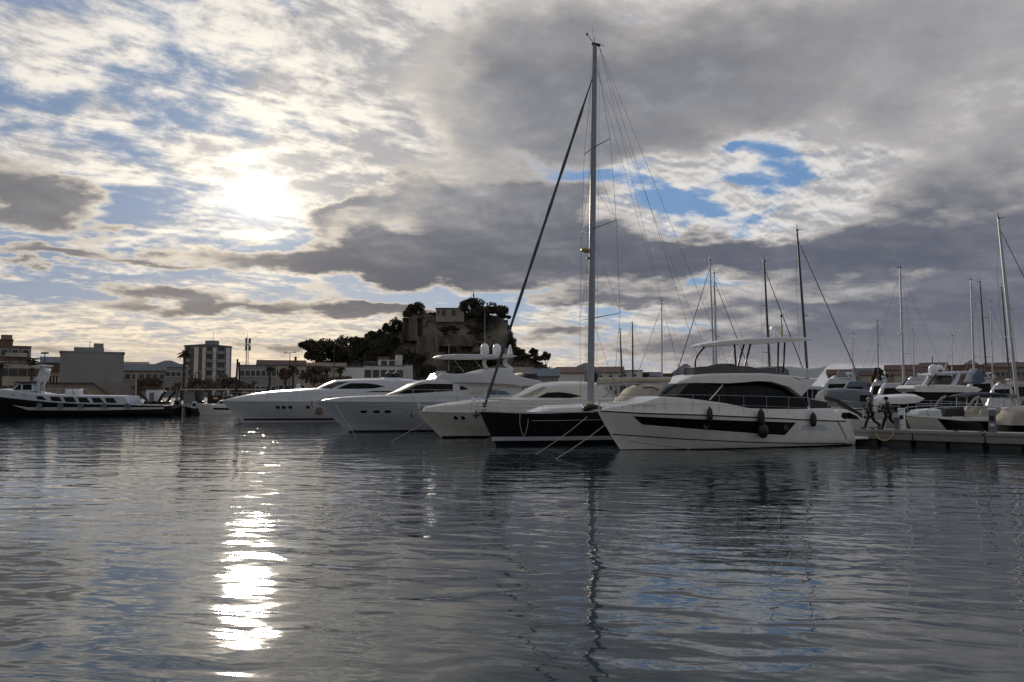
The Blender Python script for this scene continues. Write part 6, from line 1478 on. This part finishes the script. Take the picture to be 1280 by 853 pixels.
# ============ two people walking on the pontoon
def person(px, inset, label, scale, heading, hat, hair, m_top, m_leg, swing):
    base = on_pontoon(px, inset)
    r = empty('person', base, heading, label, 'person', 'two people walking along the pontoon'); r.scale = (scale,)*3
    # +x is the walking direction, y to the left; one continuous body from a jointed skeleton
    J = {}
    J['pel'] = (0, 0, .95); J['waist'] = (.01, 0, 1.1); J['chest'] = (.03, 0, 1.32); J['neck'] = (.05, 0, 1.48); J['chin'] = (.07, 0, 1.54); J['head'] = (.08, 0, 1.64); J['crown'] = (.075, 0, 1.74)
    E = [('pel', 'waist'), ('waist', 'chest'), ('chest', 'neck'), ('neck', 'chin'), ('chin', 'head'), ('head', 'crown')]
    rad = dict(pel=(.145, .115), waist=(.14, .105), chest=(.16, .115), neck=(.055, .06), chin=(.07, .075), head=(.085, .10), crown=(.05, .06))
    legs = ((1, swing), (-1, -swing))
    for sd, sw in legs:
        s_ = str(sd); kn = (.42*math.sin(sw)+.03, sd*.1, .92-.43*math.cos(sw)); back = sw < 0
        an = (kn[0]+.42*math.sin(sw-(.55 if back else .05)), sd*.095, kn[2]-.42*math.cos(sw-(.55 if back else .05)))
        J['hip'+s_] = (0, sd*.09, .90); J['kn'+s_] = kn; J['an'+s_] = an
        ta = -.25 if not back else .75
        J['toe'+s_] = (an[0]+.19*math.cos(ta), sd*.10, an[2]-.05-.19*max(0, math.sin(ta))*.75)
        E += [('pel', 'hip'+s_), ('hip'+s_, 'kn'+s_), ('kn'+s_, 'an'+s_), ('an'+s_, 'toe'+s_)]
        rad['hip'+s_] = (.10, .10); rad['kn'+s_] = (.062, .065); rad['an'+s_] = (.045, .048); rad['toe'+s_] = (.04, .03)
        aw = -sw*.9
        sh = (.03, sd*.19, 1.42); el = (sh[0]+.29*math.sin(aw), sd*.25, sh[2]-.29*math.cos(aw)); wr = (el[0]+.26*math.sin(aw+.35), sd*.24, el[2]-.26*math.cos(aw+.35))
        J['sh'+s_] = sh; J['el'+s_] = el; J['wr'+s_] = wr; d_ = (Vector(wr)-Vector(el)).normalized(); J['pm'+s_] = tuple(Vector(wr)+d_*.07)
        E += [('chest', 'sh'+s_), ('sh'+s_, 'el'+s_), ('el'+s_, 'wr'+s_), ('wr'+s_, 'pm'+s_)]
        rad['sh'+s_] = (.07, .07); rad['el'+s_] = (.046, .046); rad['wr'+s_] = (.028, .032); rad['pm'+s_] = (.022, .036)
        for f in range(5):
            o_ = Vector((.03-.018*f, 0, 0)) if f < 4 else Vector((.045, 0, .03)); p1 = Vector(J['pm'+s_])+o_+d_*.025; p2 = p1+d_*(.035, .042, .038, .03, .01)[f]+Vector((.004, -sd*.012, 0))
            if f == 4: p1 = Vector(J['wr'+s_])+d_*.03+Vector((.035, 0, 0)); p2 = p1+d_*.04+Vector((.02, 0, 0))
            a1, a2 = 'f%d%s' % (f, s_), 'g%d%s' % (f, s_); J[a1] = tuple(p1); J[a2] = tuple(p2); E += [('pm'+s_ if f < 4 else 'wr'+s_, a1), (a1, a2)]; rad[a1] = (.010, .010); rad[a2] = (.008, .008)
    zmin = min(J['toe1'][2], J['toe-1'][2], J['an1'][2]-.04, J['an-1'][2]-.04)-.03
    for k_ in J: J[k_] = (J[k_][0], J[k_][1], J[k_][2]-zmin)
    def skin(name, m, keep, grow, parent, sub=1):
        ks = [k_ for k_ in J if keep(k_)]; ix = {k_: i for i, k_ in enumerate(ks)}
        es = [(ix[a], ix[c]) for a, c in E if a in ix and c in ix]
        me = bpy.data.meshes.new(name); me.from_pydata([J[k_] for k_ in ks], es, []); o = link(name, me, m, parent)
        md = o.modifiers.new('skin', 'SKIN'); md.use_smooth_shade = True
        for k_, i in ix.items():
            v = me.skin_vertices[0].data[i]; v.radius = (rad[k_][0]+grow, rad[k_][1]+grow); v.use_root = (i == 0)
        sb = o.modifiers.new('sub', 'SUBSURF'); sb.levels = sb.render_levels = sub
        return o
    body = skin('body', 'skin', lambda k_: True, 0, r, 2)
    skin('jacket', m_top, lambda k_: k_ in ('pel', 'waist', 'chest') or k_[:2] in ('sh', 'el', 'wr'), .036, r)
    skin('trousers', m_leg, lambda k_: k_ == 'pel' or k_[:2] in ('hi', 'kn', 'an'), .026, r)
    for sd in ('1', '-1'):
        a, t = Vector(J['an'+sd]), Vector(J['toe'+sd])
        d_ = (t-a); sh = MB(); sh.tube([a-d_*.35+Vector((0, 0, -.03)), a+Vector((0, 0, -.02)), a+d_*.6, t+d_*.12], [.045, .06, .055, .035], 8, flat=.9); sh.build('shoe', 'person_black', r)
    h0 = Vector(J['head']); face = MB()
    face.lathe([(.0, -.012), (.012, 0), (.0, .02)], h0+Vector((.098, 0, -.01)), 6)
    face.build('nose', 'skin', body)
    hr = MB(); pr = [(.108*math.sin(i*math.pi/10*.62)*1.02, .118*math.cos(i*math.pi/10*.62)) for i in range(10)]; pr[0] = (.004, .118)
    hr.lathe(pr, h0+Vector((-.012, 0, .012)), 14); hr.build('hair', hair, r)
    if hat:
        c = MB(); c.lathe([(.125, 0), (.122, .05), (.09, .10), (.02, .118)], h0+Vector((-.005, 0, .035)), 14); c.rings([[(h0.x+.09, -.08, h0.z+.04), (h0.x+.09, .08, h0.z+.04), (h0.x+.09, .08, h0.z+.055), (h0.x+.09, -.08, h0.z+.055)], [(h0.x+.2, -.05, h0.z+.025), (h0.x+.2, .05, h0.z+.025), (h0.x+.2, .05, h0.z+.035), (h0.x+.2, -.05, h0.z+.035)]])
        c.build('cap', hat, r)
hd = math.atan2(-PD.y, -PD.x)
person(1088.5, 1.05, 'person in dark jacket and trousers with grey hair walking ahead on the pontoon', 1.05, hd, None, 'hair_grey', 'person_navy', 'person_black', .33)
person(1110.5, .8, 'person in black clothes and dark cap following behind on the pontoon', 1.05, hd, 'person_black', 'hair_dark', 'person_black', 'person_black', .35)
parked_boat()
def quay_boat(label, px0, px1, D, roofm, hullm, h=1.9):
    b = Boat('motor_boat', (at(px0, 517, D).x, D), (at(px1, 517, D).x, D+.4), label, 'boat', 'small boats along the left quay')
    L = b.L; b.hull([(0, .75), (L*.5, .75), (L*1.07, 1.0)], L*.17, L*1.07, hullm, trace=False)
    w = lambda x, z: L*.13
    o = b.cabin('cabin', [(L*.15, .7), (L*.2, h), (L*.5, h*.97), (L*.62, .8)], w, roofm, n=8)
    b.panel('window', [(L*.24, h*.62), (L*.25, h*.88), (L*.47, h*.86), (L*.54, h*.62)], w, 'dark_glass', parent=o, n=5)
    MB().tube([(L*.4, 0, h), (L*.4, 0, h+1.6)], .03, 6).build('aerial', 'mast_white', o)
    b.rail(L*.6, b.tip-.1, .4, posts=3, mid=False)
quay_boat('small blue grey boat at the quay right of the excursion boat stern', 208, 227, 90.5, 'canvas_grey', 'gelcoat_grey_and_shaded')
quay_boat('little dark hulled boat lying between the excursion boat and the awning kiosk', 232, 247, 91.2, 'gelcoat_shaded', 'hull_black', 1.6)
